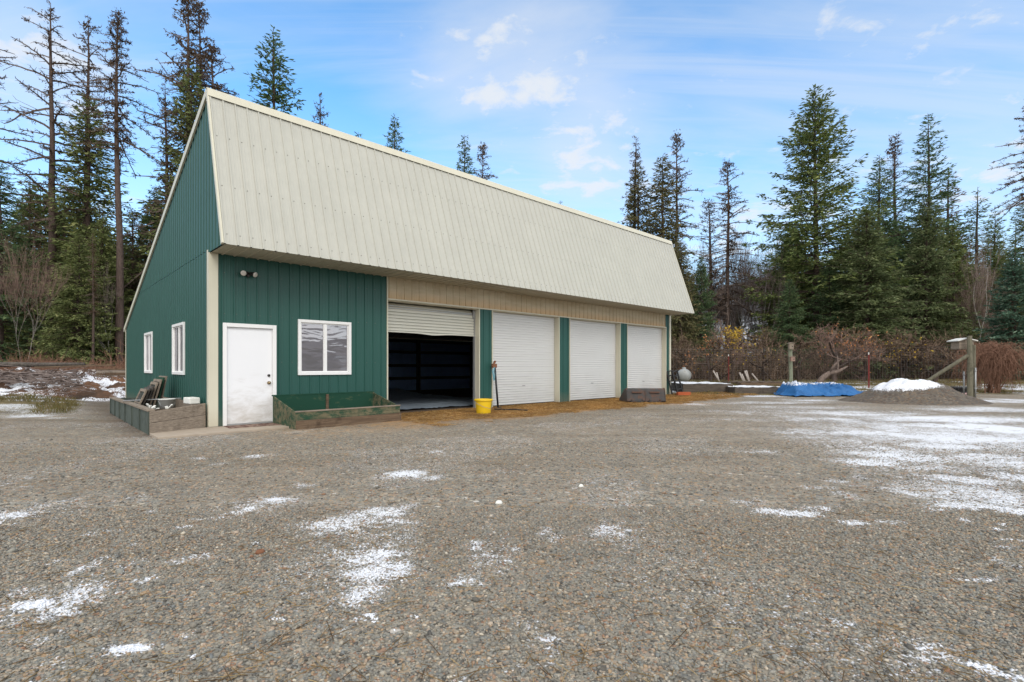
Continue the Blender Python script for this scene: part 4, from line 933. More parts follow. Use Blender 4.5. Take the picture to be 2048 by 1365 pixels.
# raised beds
def bed(u0, u1, d0, d1, z1, lab, mat, rz=0.0, snow_on=.9):
    x0 = (u0 - 1024) / F * d0; x1 = (u1 - 1024) / F * d0; cx, cy = (x0 + x1) / 2, (d0 + d1) / 2; g = gz(cx, d0)
    r = thing('raised_bed', lab, 'raised bed', (cx, cy, g), rz, 'raised beds along the garden fence')
    w, h = (x1 - x0) / 2, (d1 - d0) / 2; zt = z1 - g
    for nm_, q in (('front_board', (-w, w, -h, -h + .06)), ('back_board', (-w, w, h - .06, h)), ('end_board', (-w, -w + .06, -h + .061, h - .061)), ('end_board', (w - .06, w, -h + .061, h - .061))):
        mb = MB(); mb.box(q[0], q[1], q[2], q[3], -.08, zt); mb.build(nm_, mat, r, .008)
    nx = 40; X, Y = np.meshgrid(np.linspace(-w + .055, w - .055, nx), np.linspace(-h + .055, h - .055, nx))
    Z = zt - .02 + (fbm(X * 3 + cx, Y * 3, 7) - .5) * .10 + .03
    i = np.arange(nx * nx).reshape(nx, nx); qd = np.stack([i[:-1, :-1], i[:-1, 1:], i[1:, 1:], i[1:, :-1]], -1).reshape(-1, 4)
    add_obj('soil_fill', mesh_np('soil_fill', np.stack([X, Y, Z], -1).reshape(-1, 3), [qd], M['bedsoil'], True, {'snow': np.full(nx * nx, snow_on)}), r)
    return r
bed(1366, 1466, 24.2, 27.0, .44, 'larger raised bed filled with snow, beside the far shed corner', M['bed_wood'])
bed(1470, 1572, 23.2, 25.2, .32, 'lower raised bed under snow, between the larger bed and the blue tarp', M['bed_wood'])
bed(1482, 1580, 27.5, 30.0, .40, 'bare brown raised bed behind the snowy ones', M['brown_wood'], 0, .22)
# tarp over a bed
x0, _ = at(1584, 21.4); x1 = x0 + 3.75; nx, ny = 150, 70
U, Vv = np.meshgrid(np.linspace(0, 1, nx), np.linspace(0, 1, ny))
wv_ = .75 + .6 * fbm(U * 6, Vv * 4, 57)
ed = wv_ * np.minimum(np.minimum(U * 6, (1 - U) * 3.5), np.minimum(Vv * 2.6, (1 - Vv) * 3)); e_ = sst(0, 1, ed)
rdg = (1 - np.abs(2 * fbm(U * 7 + Vv * 3, Vv * 3.5 - U * 2, 53, 3) - 1)) ** 6
fold = .20 * rdg + (fbm(U * 10, Vv * 4, 51) - .5) * .16 + .05 * np.abs(np.sin(U * 22 + Vv * 5 + 3 * fbm(U * 4, Vv * 4, 5))) * (1 - e_)
xx = x0 + (x1 - x0) * U + .10 * np.sin(Vv * 9 + U * 17) * (1 - e_); yy = 21.3 + .22 * (fbm(U * 9, U * 0, 59) - .5) + 2.5 * Vv + .55 * (U - .3) * .6 + .10 * np.sin(U * 26) * (1 - e_) * (Vv < .5)
zt = .02 + .36 * e_ * (.85 + .3 * fbm(U * 5, Vv * 2, 58) - .25 * U) + fold * (.25 + .75 * e_) + .12 * np.exp(-((U - .12) / .08) ** 2) * e_
tsn = np.clip((zt - .38) * 4.0, 0, .52) * sst(.25, .5, Vv + .25 * np.exp(-((U - .12) / .1) ** 2)) + .05
i = np.arange(nx * ny).reshape(ny, nx); qd = np.stack([i[:-1, :-1], i[:-1, 1:], i[1:, 1:], i[1:, :-1]], -1).reshape(-1, 4)
o = add_obj('blue_tarp', mesh_np('blue_tarp', np.stack([xx - x0, yy - 21.3, ground_z(xx, yy) + zt - .0], -1).reshape(-1, 3), [qd], M['tarp'], True, {'snow': tsn}), None, (x0, 21.3, 0))
tag(o, 'crumpled blue tarp dusted with snow covering a low bed', 'tarp')
# dusty plastic on the shed floor
nx, ny = 120, 90; U, Vv = np.meshgrid(np.linspace(4.3, 9.8, nx), np.linspace(.7, 9.5, ny))
Z = .03 + .05 * np.abs(fbm(U * 1.2, Vv * 5.5, 78) - .5) * 2 + .10 * np.abs(fbm(U * 2.2 + .8 * Vv, Vv * .8, 71) - .5) + .05 * np.abs(fbm(U * 5, Vv * 2, 73) - .5) + .22 * sst(5, 9, Vv) * fbm(U, Vv, 75)
i = np.arange(nx * ny).reshape(ny, nx); qd = np.stack([i[:-1, :-1], i[:-1, 1:], i[1:, 1:], i[1:, :-1]], -1).reshape(-1, 4)
o = add_obj('plastic_sheet', mesh_np('plastic_sheet', np.stack([U, Vv, Z], -1).reshape(-1, 3), [qd], M['plastic_sheet'], True), None, (C0[0], C0[1], 0)); o.rotation_euler = (0, 0, ROTZ)
tag(o, 'wrinkled dusty plastic sheet spread on the floor of the open bay', 'plastic sheet')

# stock tank, pail, sack by the gate
x, y = at(1903, 22.4); g = gz(x, y); r = thing('stock_tank', 'low round black stock tank behind the gravel heap', 'stock tank', (x, y, g))
mb = MB(); mb.lathe([(0, 0), (.58, 0), (.60, .05), (.62, .33), (.66, .34), (.66, .37), (.60, .37), (.57, .05), (0, .04)], 36, sq=.8); mb.build('tank_body', M['blacktank'], r, smooth=True)
mb = MB(); mb.lathe([(.661, .31), (.68, .32), (.68, .36), (.661, .368)], 36, sq=.8); mb.build('rim', M['blacktank'], r, smooth=True)
x, y = at(1899, 21.2); r = thing('small_pail', 'small white pail in front of the black stock tank', 'pail', (x, y, gz(x, y)))
mb = MB(); mb.lathe([(0, 0), (.085, 0), (.065, .19), (.055, .2), (0, .2)], 18); mb.build('pail_body', M['white_plastic'], r, smooth=True)
x, y = at(1930, 21.6); mb = MB(); mb.lathe([(0, .0), (.16, .01), (.20, .06), (.15, .12), (.06, .15), (0, .15)], 14, sq=.7); o = mb.build('feed_sack', simple('pink_sack', (.50, .33, .31), .7, .25), None, smooth=True); o.location = (x, y, gz(x, y)); tag(o, 'slumped pinkish sack at the foot of the thick fence post', 'sack')

# garden fence with its posts, brace and mesh
A_ = np.array([18.79, 21.05]); B_ = np.array([(1582 - 1024) / F * 33.0, 33.0]); Cc = np.array([10.0, 34.4])
fe = thing('garden_fence', 'tall wire mesh garden fence on wooden and red steel posts', 'fence', (0, 0, 0))
mb = MB(); g = gz(*A_); mb.tube([(A_[0], A_[1], g - .1), (A_[0] + .01, A_[1], 1.3), (A_[0] - .02, A_[1], 2.52)], [.10, .095, .085], 14); mb.tube([(A_[0] + .24, A_[1] + .1, g - .1), (A_[0] + .23, A_[1] + .1, 2.15)], [.08, .075], 12); mb.build('gate_post', M['post_wood'], fe, smooth=False)
mb = MB(); mb.tube([(A_[0] - 1.55, A_[1] + .9, .30), (A_[0] - .08, A_[1], 1.72)], [.075, .07], 10); mb.build('brace', M['post_wood'], fe)
g = gz(*B_); mb = MB(); mb.tube([(B_[0], B_[1], g - .1), (B_[0] - .05, B_[1], 2.45)], .115, 10); mb.build('corner_post', M['post_green'], fe)
for p in (A_ + (B_ - A_) * .454, np.array(at(1457, 33.6)), np.array(at(1340, 34.5))):
    g = gz(*p); mb = MB(); mb.bar((p[0], p[1], g - .05), (p[0], p[1], g + 1.72), .04, .035); mb.bar((p[0] + .02, p[1] - .01, g), (p[0] + .02, p[1] - .01, g + 1.70), .012, .05); mb.build('steel_post', M['redpost'], fe)
    mb = MB(); mb.bar((p[0], p[1], g + 1.722), (p[0], p[1], g + 1.84), .042, .037); mb.build('post_tip', M['white_plastic'], fe)
mb = MB()
def wires(P, Q, top0, top1, dxs, dzs, r_=.0035):
    L = np.linalg.norm(Q - P); n = int(L / dxs)
    for k in range(n + 1):
        p = P + (Q - P) * k / n; g = gz(*p); z1 = top0 + (top1 - top0) * k / n
        mb.bar((p[0], p[1], g), (p[0], p[1], z1), r_, r_)
    m_ = int(top0 / dzs)
    for j in range(m_ + 1):
        for k in range(0, n, 6):
            k1 = min(n, k + 6); p = P + (Q - P) * k / n; q = P + (Q - P) * k1 / n
            za = gz(*p) + (top0 + (top1 - top0) * k / n - gz(*p)) * j / m_; zb = gz(*q) + (top0 + (top1 - top0) * k1 / n - gz(*q)) * j / m_
            mb.bar((p[0], p[1] + .004, za), (q[0], q[1] + .004, zb), r_ * (2 if j == m_ else 1), r_ * (2 if j == m_ else 1))
wires(A_, B_, 2.10, 2.32, .16, .11, .0028); wires(B_, Cc, 2.32, 2.45, .20, .16, .0038)
mb.build('wire_mesh', M['fencewire'], fe)
for u, d, h, lab in ((1928, 21.4, 1.05, 'short galvanised gate stake left of the thick post'), (1951, 21.0, 1.22, 'taller galvanised gate stake right of the thick post')):
    x, y = at(u, d); g = gz(x, y); r = thing('gate_stake', lab, 'stake', (x, y, g)); mb = MB()
    mb.tube([(0, 0, -.05), (0, 0, h)], .028, 10); mb.build('pipe', M['galv'], r, smooth=True)
    mb = MB()
    for zz0 in (.35, h - .15): mb.tube([(0, 0, zz0), (0, 0, zz0 + .05)], .042, 10)
    mb.build('clamp', M['galv'], r)
def birdhouse(lab, x, y, z, w, h, roof, mat, rz=0.0):
    r = thing('birdhouse', lab, 'birdhouse', (x, y, z), rz); mb = MB()
    mb.prism([(-w, 0), (w, 0), (w, h), (0, h + w * .28), (-w, h)], 1, -w * .7, w * .7); mb.build('box', mat, r, .006)
    for s_ in (-1, 1):
        mb = MB(); mb.hexa([(0, -w * .95, h + w * .28 + .012), (s_ * w * 1.38, -w * .95, h - w * .10 + .012), (s_ * w * 1.38, w * .95, h - w * .10 + .012), (0, w * .95, h + w * .28 + .012), (0, -w * .95, h + w * .28 + .05), (s_ * w * 1.38, -w * .95, h - w * .10 + .05), (s_ * w * 1.38, w * .95, h - w * .10 + .05), (0, w * .95, h + w * .28 + .05)]); mb.build('roof', roof, r)
    mb = MB(); mb.lathe([(0, .012), (w * .22, .012), (w * .22, 0)], 14); o = mb.build('entrance', M['black'], r); o.location = (w * .35, -w * .7 - .001, h * .5); o.rotation_euler = (math.pi / 2, 0, 0)
birdhouse('large birdhouse with a pale pitched roof behind the thick post', A_[0] + .05, A_[1] + .42, 1.98, .30, .34, M['white_plastic'], M['old_wood'])
bx, by = B_; birdhouse('upper grey birdhouse on top of the green fence post', bx - .12, by - .20, 2.36, .14, .36, M['old_wood'], M['old_wood'])
birdhouse('lower pinkish birdhouse halfway down the green fence post', bx - .10, by - .34, 1.60, .13, .26, M['old_wood'], simple('pinkish_wood', (.30, .20, .16), .8, .3))
# rails leaning behind the fence
rl = random.Random(5)
def rails(u0, n, d, txt):
    for k in range(n):
        u = u0 + k * 6.0 + rl.uniform(-2, 2); x, y = at(u, d); g = gz(x, y); mb = MB(); lean = rl.uniform(.15, .55); hh_ = rl.uniform(.5, .85)
        mb.tube([(lean, 0, -.02), (rl.uniform(-.05, .05), .12, hh_)], [rl.uniform(.045, .065), .045], 9); o = mb.build('rail', M['pale_bark'], None, smooth=True); o.location = (x, y + .03 * k, g)
        tag(o, txt, 'rail', 'pale rails leaning together by the ' + ('left apple tree' if n == 2 else 'middle apple trees'))
rails(1426, 2, 32.6, 'peeled pale rail of the pair leaning at the left apple trunk')
rails(1480, 5, 32.4, 'peeled pale rail in the leaning bundle between two apple trunks')
# stones and litter in the yard
for u, v, r_, lab, mt, sq in ((998, 1007, .035, 'pale fist sized stone alone on the gravel', 'foam', .6), (520, 1103, .03, 'brown clod of earth on the gravel below the doormat', 'rust', .6), (1162, 973, .03, 'small pale pebble lying right of the yard middle', 'foam', .5)):
    d = F * CAMH / (v - HZ); x, y = at(u, d); mb = MB(); rw = random.Random(u)
    mb.lathe([(0, -.3 * r_), (r_ * .8, -.2 * r_), (r_ * 1.1, .25 * r_), (r_ * .7, .8 * r_), (0, .95 * r_)], 9, sq=sq)
    mb.v = [tuple(c * (1 + .2 * (rw.random() - .5)) for c in q) for q in mb.v]
    o = mb.build('stone' if 'clod' not in lab else 'clod', M[mt], None, smooth=True); o.location = (x, y, gz(x, y)); o.rotation_euler = (0, 0, .6); tag(o, lab, 'stone' if 'clod' not in lab else 'clod')

# neighbouring house to the right of the photographer, mirrored in the front window
hx, hy = st2xy(2.4, 0); hs = thing('farm_house', 'low grey house beyond the yard, seen only as a reflection in the front window', 'house', (hx + .921 * 40, hy - .389 * 40, 0), math.atan2(.389, .921) * -1 + math.pi / 2)
mb = MB(); mb.box(-8, 8, -3.5, 3.5, -.1, 2.5); mb.build('wall', simple('grey_siding', (.26, .24, .26), .8, .1), hs)
mb = MB(); mb.prism([(-4.1, 2.45), (4.1, 2.45), (4.1, 2.6), (0, 4.3), (-4.1, 2.6)], 0, -8.5, 8.5); mb.build('roof', simple('dark_shingles', (.15, .14, .155), .9, .2, 9), hs)
for q in (-5.5, -1.0, 4.0):
    mb = MB(); mb.box(q - .7, q + .7, -3.53, -3.505, 1.0, 2.1); mb.box(q - .7, q + .7, 3.505, 3.53, 1.0, 2.1); mb.build('window', M['sashglass'], hs)
mb = MB(); mb.box(1.2, 2.1, 3.505, 3.54, 0, 2.05); mb.build('door', M['vinyl'], hs)

# ------------------------------------------------------------------ trees and brush
class Seg:
    """many thin limbs as three sided prisms"""
    def __init__(s): s.a = []; s.b = []; s.ra = []; s.rb = []
    def add(s, a, b, ra, rb):
        s.a.append(np.atleast_2d(a)); s.b.append(np.atleast_2d(b)); n = len(s.a[-1])
        s.ra.append(np.broadcast_to(np.asarray(ra, float), (n,))); s.rb.append(np.broadcast_to(np.asarray(rb, float), (n,)))
    def path(s, pts, rad): s.add(pts[:-1], pts[1:], rad[:-1], rad[1:])
    def geo(s):
        a = np.concatenate(s.a); b = np.concatenate(s.b); ra = np.concatenate(s.ra)[:, None]; rb = np.concatenate(s.rb)[:, None]
        d = b - a; d /= np.linalg.norm(d, axis=1, keepdims=True) + 1e-9
        ref = np.where(np.abs(d[:, 2:3]) > .9, np.array([[1., 0, 0]]), np.array([[0, 0, 1.]]))
        x = np.cross(d, ref); x /= np.linalg.norm(x, axis=1, keepdims=True) + 1e-9; y = np.cross(x, d)
        V = []
        for k in range(3):
            c, q = math.cos(2.094 * k), math.sin(2.094 * k); V.append(a + (x * c + y * q) * ra)
        for k in range(3):
            c, q = math.cos(2.094 * k), math.sin(2.094 * k); V.append(b + (x * c + y * q) * rb)
        V = np.stack(V, 1).reshape(-1, 3); base = 6 * np.arange(len(a))[:, None, None]
        Q = (np.array([[0, 1, 4, 3], [1, 2, 5, 4], [2, 0, 3, 5]])[None] + base).reshape(-1, 4)
        return V, Q
class Leaf:
    """many small leaf or needle clump faces: base, direction*length, width, normal-ish"""
    def __init__(s): s.p = []; s.d = []; s.w = []; s.n = []
    def add(s, p, d, w, n): s.p.append(p); s.d.append(d); s.w.append(np.broadcast_to(np.asarray(w, float), (len(p),))); s.n.append(n)
    def geo(s, rng):
        p = np.concatenate(s.p); d = np.concatenate(s.d); w = np.concatenate(s.w)[:, None]; n = np.concatenate(s.n)
        side = np.cross(d, n); side /= np.linalg.norm(side, axis=1, keepdims=True) + 1e-9
        m = len(p); k1 = .30 + .25 * rng.rand(m, 1); k2 = .45 + .25 * rng.rand(m, 1); up = n / (np.linalg.norm(n, axis=1, keepdims=True) + 1e-9)
        V = np.stack([p, p + d * k1 + side * w * .5 - up * w * .15, p + d, p + d * k2 - side * w * .5 - up * w * .15], 1).reshape(-1, 3)
        Q = np.array([[0, 1, 2, 3]]) + 4 * np.arange(m)[:, None]
        return V, Q
def rnd_dir(rng, n): v = rng.randn(n, 3); return v / np.linalg.norm(v, axis=1, keepdims=True)
def wobble(rng, H, k, amp):
    z = np.linspace(0, H, k); x = np.cumsum(rng.randn(k)) * amp; y = np.cumsum(rng.randn(k)) * amp
    x -= z / H * x[-1] * .8; y -= z / H * y[-1] * .8; x -= x[0]; y -= y[0]; return z, x, y

def conifer(seed, H, R, cb=.08, dens=1.0, droop=.25, sl=.42, sw=.15, p=.85, up=.45, tr=.0, bare_top=0.0, gap=.0, fringe=1.0, hang=.1, low=.55, wh=.36):
    rng = np.random.RandomState(seed); S = Seg(); L = Leaf(); T = MB(); tr = tr or H * .0115
    zc, xc, yc = wobble(rng, H, 9, H * .0022)
    cx = lambda z: np.interp(z, zc, xc); cyy = lambda z: np.interp(z, zc, yc)
    T.tube([(cx(z), cyy(z), z) for z in np.linspace(-.3, H, 14)], [max(.015, tr * (1.12 if i == 0 else 1) * (1 - i / 13.0) ** .8 + .012) for i in range(14)], 8)
    z = cb * H; az = rng.rand() * 6
    while z < H * .992:
        rel = min(1.0, (H - z) / (H * (1 - cb))); prof = rel ** p
        if rel > .72: prof *= 1 - (rel - .72) / .28 * (1 - low)
        nb = int(rng.randint(3, 6) * (1 if rel > .12 else .8)) + (1 if dens > 1.1 else 0)
        for b in range(nb):
            if rng.rand() < gap: continue
            az += 2.399 + rng.randn() * .35
            ln = max(.18, R * prof * (.62 + .5 * rng.rand())); zb = z + rng.randn() * .12
            el = up * (1 - rel) ** 1.3 * 1.6 - droop * rel + rng.randn() * .10
            nk = max(4, int(ln / .30)); k = np.linspace(0, 1, nk)
            rad_ = np.array([math.cos(az), math.sin(az), 0]); sidev = np.array([-rad_[1], rad_[0], 0])
            rise = ln * (math.sin(el) * k - droop * .55 * k ** 2 * (.3 + rel) + .20 * k ** 3.2 * rel)
            P = np.array([cx(zb), cyy(zb), zb]) + rad_ * (ln * math.cos(el) * k)[:, None] + sidev * (ln * .06 * np.sin(k * 3 + az))[:, None]; P[:, 2] += rise
            S.path(P, .012 + .010 * ln * (1 - k))
            if H - z < bare_top * H and rng.rand() < .75: continue
            nt = max(3, int(ln * 5.2 * dens)); kk = np.sort(.12 + .88 * rng.rand(nt)) if rel > .25 else np.sort(rng.rand(nt))
            B = np.stack([np.interp(kk, k, P[:, j]) for j in range(3)], 1)
            tl = np.clip(.42 * ln * (1.05 - kk) + .16, .14, 1.15) * fringe * (.7 + .6 * rng.rand(nt))
            sg = rng.choice([-1, 1], nt); fw = .45 + .5 * rng.rand(nt)
            td = rad_ * fw[:, None] + sidev * (sg * (1 - .45 * fw))[:, None]; td[:, 2] += -.10 - hang * 3 * rng.rand(nt) * rel + .18 * (1 - rel)
            td /= np.linalg.norm(td, axis=1, keepdims=True)
            ns = np.maximum(1, np.ceil(tl / (sl * .62)).astype(int)); idx = np.repeat(np.arange(nt), ns)
            q = np.concatenate([np.arange(m_) / m_ for m_ in ns]); m = len(idx)
            pos = B[idx] + td[idx] * (tl[idx] * q)[:, None] + rng.randn(m, 3) * .035; pos[:, 2] -= hang * (tl[idx] * q) ** 2
            dd = td[idx] + rng.randn(m, 3) * .30; dd /= np.linalg.norm(dd, axis=1, keepdims=True)
            nn = np.array([0, 0, 1.]) + rng.randn(m, 3) * .55
            L.add(pos, dd * (sl * (.65 + .6 * rng.rand(m)))[:, None], sw * (.7 + .6 * rng.rand(m)), nn)
            tip = P[-1:] - rad_ * .05; tdd = (rad_ + np.array([0, 0, .15 - droop * .4]))[None]; L.add(tip, tdd * sl, np.array([sw]), np.array([[0, 0, 1.]]))
        z += (wh * (.6 + .8 * rng.rand())) * (1 if rel > .2 else .75) / max(.6, min(1.2, dens))
    V1 = np.array(T.v); F1 = T.f; VS, QS = S.geo()
    tf = [f for f in F1 if len(f) == 4]
    trunk = mesh_np('trunk', np.concatenate([V1, VS]), [np.array(tf), QS + len(V1)], M['bark'], False)
    LV, LQ = L.geo(rng)
    return dict(H=H, parts=[('trunk', trunk)], crown=(LV, LQ), cm={})

def larch(seed, H, R, cb=.35, n=90, tuft=.5, sag=.35, r=.034, stubs=True, upturn=.35, upper=1.0):
    """nearly leafless tall conifer: trunk, sagging limbs, short twigs, a few rusty tufts"""
    rng = np.random.RandomState(seed); S = Seg(); L = Leaf(); T = MB(); tr = H * .0112
    zc, xc, yc = wobble(rng, H, 9, H * .0028)
    cx = lambda z: np.interp(z, zc, xc); cyy = lambda z: np.interp(z, zc, yc)
    T.tube([(cx(z), cyy(z), z) for z in np.linspace(-.3, H, 18)], [max(.02, tr * (1 - i / 17.0) ** .75 + .015) for i in range(18)], 8)
    az = 0
    for i in range(n):
        u_ = (i + rng.rand()) / n; z = H * (cb + (1 - cb) * u_); rel = 1 - u_
        az += 2.399 + rng.randn() * .5
        ln = R * (rel ** .62) * (.35 + .75 * rng.rand()) * (1 if rel < .75 else .8) * (upper if rel < .35 else 1) + .25
        el = (.55 * (1 - rel) - .12 * rel) + rng.randn() * .16
        nk = max(5, int(ln / .35)); k = np.linspace(0, 1, nk); rad_ = np.array([math.cos(az), math.sin(az), 0]); sd_ = np.array([-rad_[1], rad_[0], 0])
        bend = np.cumsum(rng.randn(nk)) * .05 * ln / math.sqrt(nk)
        P = np.array([cx(z), cyy(z), z]) + rad_ * (ln * math.cos(el) * k)[:, None] + sd_ * bend[:, None]
        P[:, 2] += ln * (math.sin(el) * k - sag * k ** 2 * (.4 + rel) + upturn * k ** 3 * rel) + np.cumsum(rng.randn(nk)) * .03
        S.path(P, r * (.45 + .8 * (1 - k)) * (.6 + .25 * ln))
        nt = int(ln * 4.2) + 2; kk = .1 + .9 * rng.rand(nt); B = np.stack([np.interp(kk, k, P[:, j]) for j in range(3)], 1)
        sg = rng.choice([-1, 1], nt); td = rad_ * (.5 + .5 * rng.rand(nt))[:, None] + sd_ * (sg * (.4 + .6 * rng.rand(nt)))[:, None]; td[:, 2] += rng.randn(nt) * .35 + .05
        tl = (.12 + .16 * ln * (1.1 - kk)) * (.5 + rng.rand(nt)); E_ = B + td * tl[:, None]
        S.add(B, E_, r * .55, r * .28)
        n2 = nt * 2; ii_ = rng.randint(0, nt, n2); q = rng.rand(n2); B2 = B[ii_] + (E_ - B)[ii_] * q[:, None]; d2 = td[ii_] * .6 + rng.randn(n2, 3) * .6
        S.add(B2, B2 + d2 * (.10 + .12 * rng.rand(n2))[:, None], r * .36, r * .2)
        m = int(nt * 3 * tuft * (1.6 if rng.rand() < .35 else .5))
        if m:
            ii_ = rng.randint(0, nt, m); q = rng.rand(m) * .9; pos = B[ii_] + (E_ - B)[ii_] * q[:, None] + rng.randn(m, 3) * .05
            L.add(pos, rnd_dir(rng, m) * (.10 + .14 * rng.rand(m))[:, None], .07, rnd_dir(rng, m))
        if rng.rand() < .35 * tuft:                # dense rusty clump close to the trunk
            m = 40; pos = P[1] + rng.randn(m, 3) * np.array([.22, .22, .16]); L.add(pos, rnd_dir(rng, m) * (.16 + .16 * rng.rand(m))[:, None], .09, rnd_dir(rng, m))
    if stubs:
        for i in range(26):
            z = H * cb * (.15 + .85 * rng.rand()); a = rng.rand() * 6.28; ln = .3 + rng.rand() * .9; d = np.array([math.cos(a), math.sin(a), -.25]); p0 = np.array([cx(z), cyy(z), z]); S.add(p0, p0 + d * ln, r * .7, r * .3)
    V1 = np.array(T.v); VS, QS = S.geo(); tf = np.array([f for f in T.f if len(f) == 4])
    trunk = mesh_np('trunk', V1, [tf], M['bark'], True); limbs = mesh_np('limbs', VS, [QS], M['bark_grey'], False)
    if not L.p: L.add(np.zeros((1, 3)) + [0, 0, H], np.array([[0, 0, .1]]), .03, np.array([[1., 0, 0]]))
    return dict(H=H, parts=[('trunk', trunk), ('limbs', limbs)], crown=L.geo(rng))

def broadleaf(seed, H, R, trunk_mat, twig_mat, stems=1, fork=.35, spread=.5, levels=4, r0=.10, leaf=None, leafn=0, leafzone=None, upw=.25, leafsize=.11, kids=(3, 5), lean=0.0, rmin=.008):
    """leafless branching tree: trunk, limbs and twigs, a few leaves left"""
    rng = np.random.RandomState(seed); S0 = Seg(); S1 = Seg(); tips = []
    def grow(p, d, ln, r, lev):
        nk = 4 if lev < levels - 1 else 3; P = [p]; dd = d.copy()
        for i in range(nk):
            dd = dd + rng.randn(3) * .16; dd[2] += upw * .22; dd /= np.linalg.norm(dd); P.append(P[-1] + dd * ln / nk)
        P = np.array(P); rr = np.linspace(r, r * .55, nk + 1); (S0 if lev <= 1 else S1).path(P, np.maximum(rr, rmin))
        if lev >= levels: tips.append(P[-1]); tips.append(P[-2]); return
        nc = rng.randint(*kids) + (1 if lev else 2)
        for c in range(nc):
            k = (.35 if lev else fork) + (1 - (.35 if lev else fork)) * (c + rng.rand() * .8) / nc; k = min(k, 1)
            b = np.array([np.interp(k * nk, np.arange(nk + 1), P[:, j]) for j in range(3)])
            ax = rnd_dir(rng, 1)[0]; nd = dd * (1 - spread) + ax * spread; nd[2] += upw * .4; nd /= np.linalg.norm(nd)
            grow(b, nd, ln * (.50 + .32 * rng.rand()) * (1.15 - .3 * k if lev else 1), max(rmin, r * (.50 if lev else .55)), lev + 1)
    for s_ in range(stems):
        a = rng.rand() * 6.28; d = np.array([math.cos(a) * .18 * (stems > 1) + lean, math.sin(a) * .18 * (stems > 1), 1.0]); d /= np.linalg.norm(d)
        grow(np.array([rng.randn() * .12 * (stems > 1), rng.randn() * .12 * (stems > 1), -.1]), d, H * .58, r0 * (1 if s_ == 0 else .75), 0)
    V0, Q0 = S0.geo(); V1, Q1 = S1.geo()
    # scale to asked height and radius
    zmax = max(V0[:, 2].max(), V1[:, 2].max()); rr = np.percentile(np.hypot(V1[:, 0] - lean * V1[:, 2], V1[:, 1]), 96)
    k = np.array([R / rr, R / rr, H / zmax])
    kx = np.clip(k, .5, 2.2)
    parts = [('trunk', mesh_np('trunk', V0 * kx, [Q0], trunk_mat, True)), ('twigs', mesh_np('twigs', V1 * kx, [Q1], twig_mat, False))]
    d = dict(H=H, parts=parts, crown=None)
    if leafn:
        tp = np.array(tips) * kx
        if leafzone is not None:
            c_, rz_ = leafzone; w = np.exp(-((np.linalg.norm(tp - np.array(c_), axis=1) / rz_) ** 2)) + .02; w /= w.sum(); ii_ = rng.choice(len(tp), leafn, p=w)
        else: ii_ = rng.randint(0, len(tp), leafn)
        L = Leaf(); L.add(tp[ii_] + rng.randn(leafn, 3) * .12, rnd_dir(rng, leafn) * leafsize * (.7 + .6 * rng.rand(leafn))[:, None], leafsize * .8, rnd_dir(rng, leafn))
        d['crown'] = L.geo(rng)
    return d

_cm = {}
def crown_mesh(proto, mat):
    key = (id(proto), mat)
    if key not in _cm: _cm[key] = mesh_np('crown', proto['crown'][0], [proto['crown'][1]], M[mat], False)
    return _cm[key]
def plant(name, label, cat, proto, mat, u, d, vtop=None, rz=0.0, wide=1.0, group=None, h=None, leafname='crown', lean=(0, 0)):
    x, y = at(u, d); g = gz(x, y); h = h or (zof(vtop, d) - g); k = h / proto['H']
    r = thing(name, label, cat, (x, y, g), rz, group); r.scale = (k * wide, k * wide, k); r.rotation_euler = (lean[0], lean[1], rz)
    for nm_, me in proto['parts']: add_obj(nm_, me, r)
    if proto['crown'] is not None: add_obj(leafname, crown_mesh(proto, mat), r)
    return r

FA = conifer(101, 26, 6.0, .05, 1.15, .24, .38, .125, .70, gap=.10, wh=.50)             # broad open fir
FB = conifer(102, 24, 5.0, .08, 1.2, .24, .36, .12, .66, gap=.10, wh=.44)             # narrower fir
FC = conifer(103, 16, 5.4, .02, 1.6, .28, .36, .125, .66, hang=.16, low=.85, wh=.32)   # dense low fir
FD = conifer(104, 22, 4.0, .10, 1.25, .34, .36, .125, .58, hang=.38, gap=.10, low=.85)    # cedar like, hanging sprays
FE = conifer(105, 25, 3.9, .20, 1.1, .24, .34, .12, .62, gap=.26, bare_top=.10)       # ragged thin fir
FG = conifer(106, 12, 4.2, .0, 1.7, .26, .34, .12, .74, low=.95, wh=.24)        # dense spruce
FH = conifer(107, 27, 8.6, .05, 1.25, .20, .42, .15, .62, gap=.10, up=.6, hang=.14, wh=.52)    # the big open crowned fir
LA = larch(201, 33, 7.4, .36, 62, .5, .42, .050)
LB = larch(202, 31, 4.4, .56, 55, .5, .34, .040)
LC = larch(203, 31, 4.4, .62, 58, 2.0, .46, .042)
LD = larch(204, 26, 2.3, .45, 62, 1.2, .38, .034)
LE = larch(205, 22, 4.4, .32, 80, .6, .40, .040, upturn=.2)
LF = larch(206, 20, 3.0, .30, 130, .25, .1, .028, upturn=.5)
BA = broadleaf(301, 15, 2.4, M['birch'], M['twig_grey'], 1, .40, .42, 4, .10, upw=.5, rmin=.009)
BB = broadleaf(302, 14, 2.0, M['alder'], M['twig'], 2, .60, .40, 4, .08, upw=.5, rmin=.009)
BC = broadleaf(303, 16, 2.2, M['twig_grey'], M['twig_pink'], 3, .3, .40, 4, .10, upw=.55, rmin=.012)

TL = 'tall conifers on the left of the shed'; TM = 'conifers showing above the shed roof'; TRr = 'conifers of the right hand wood'
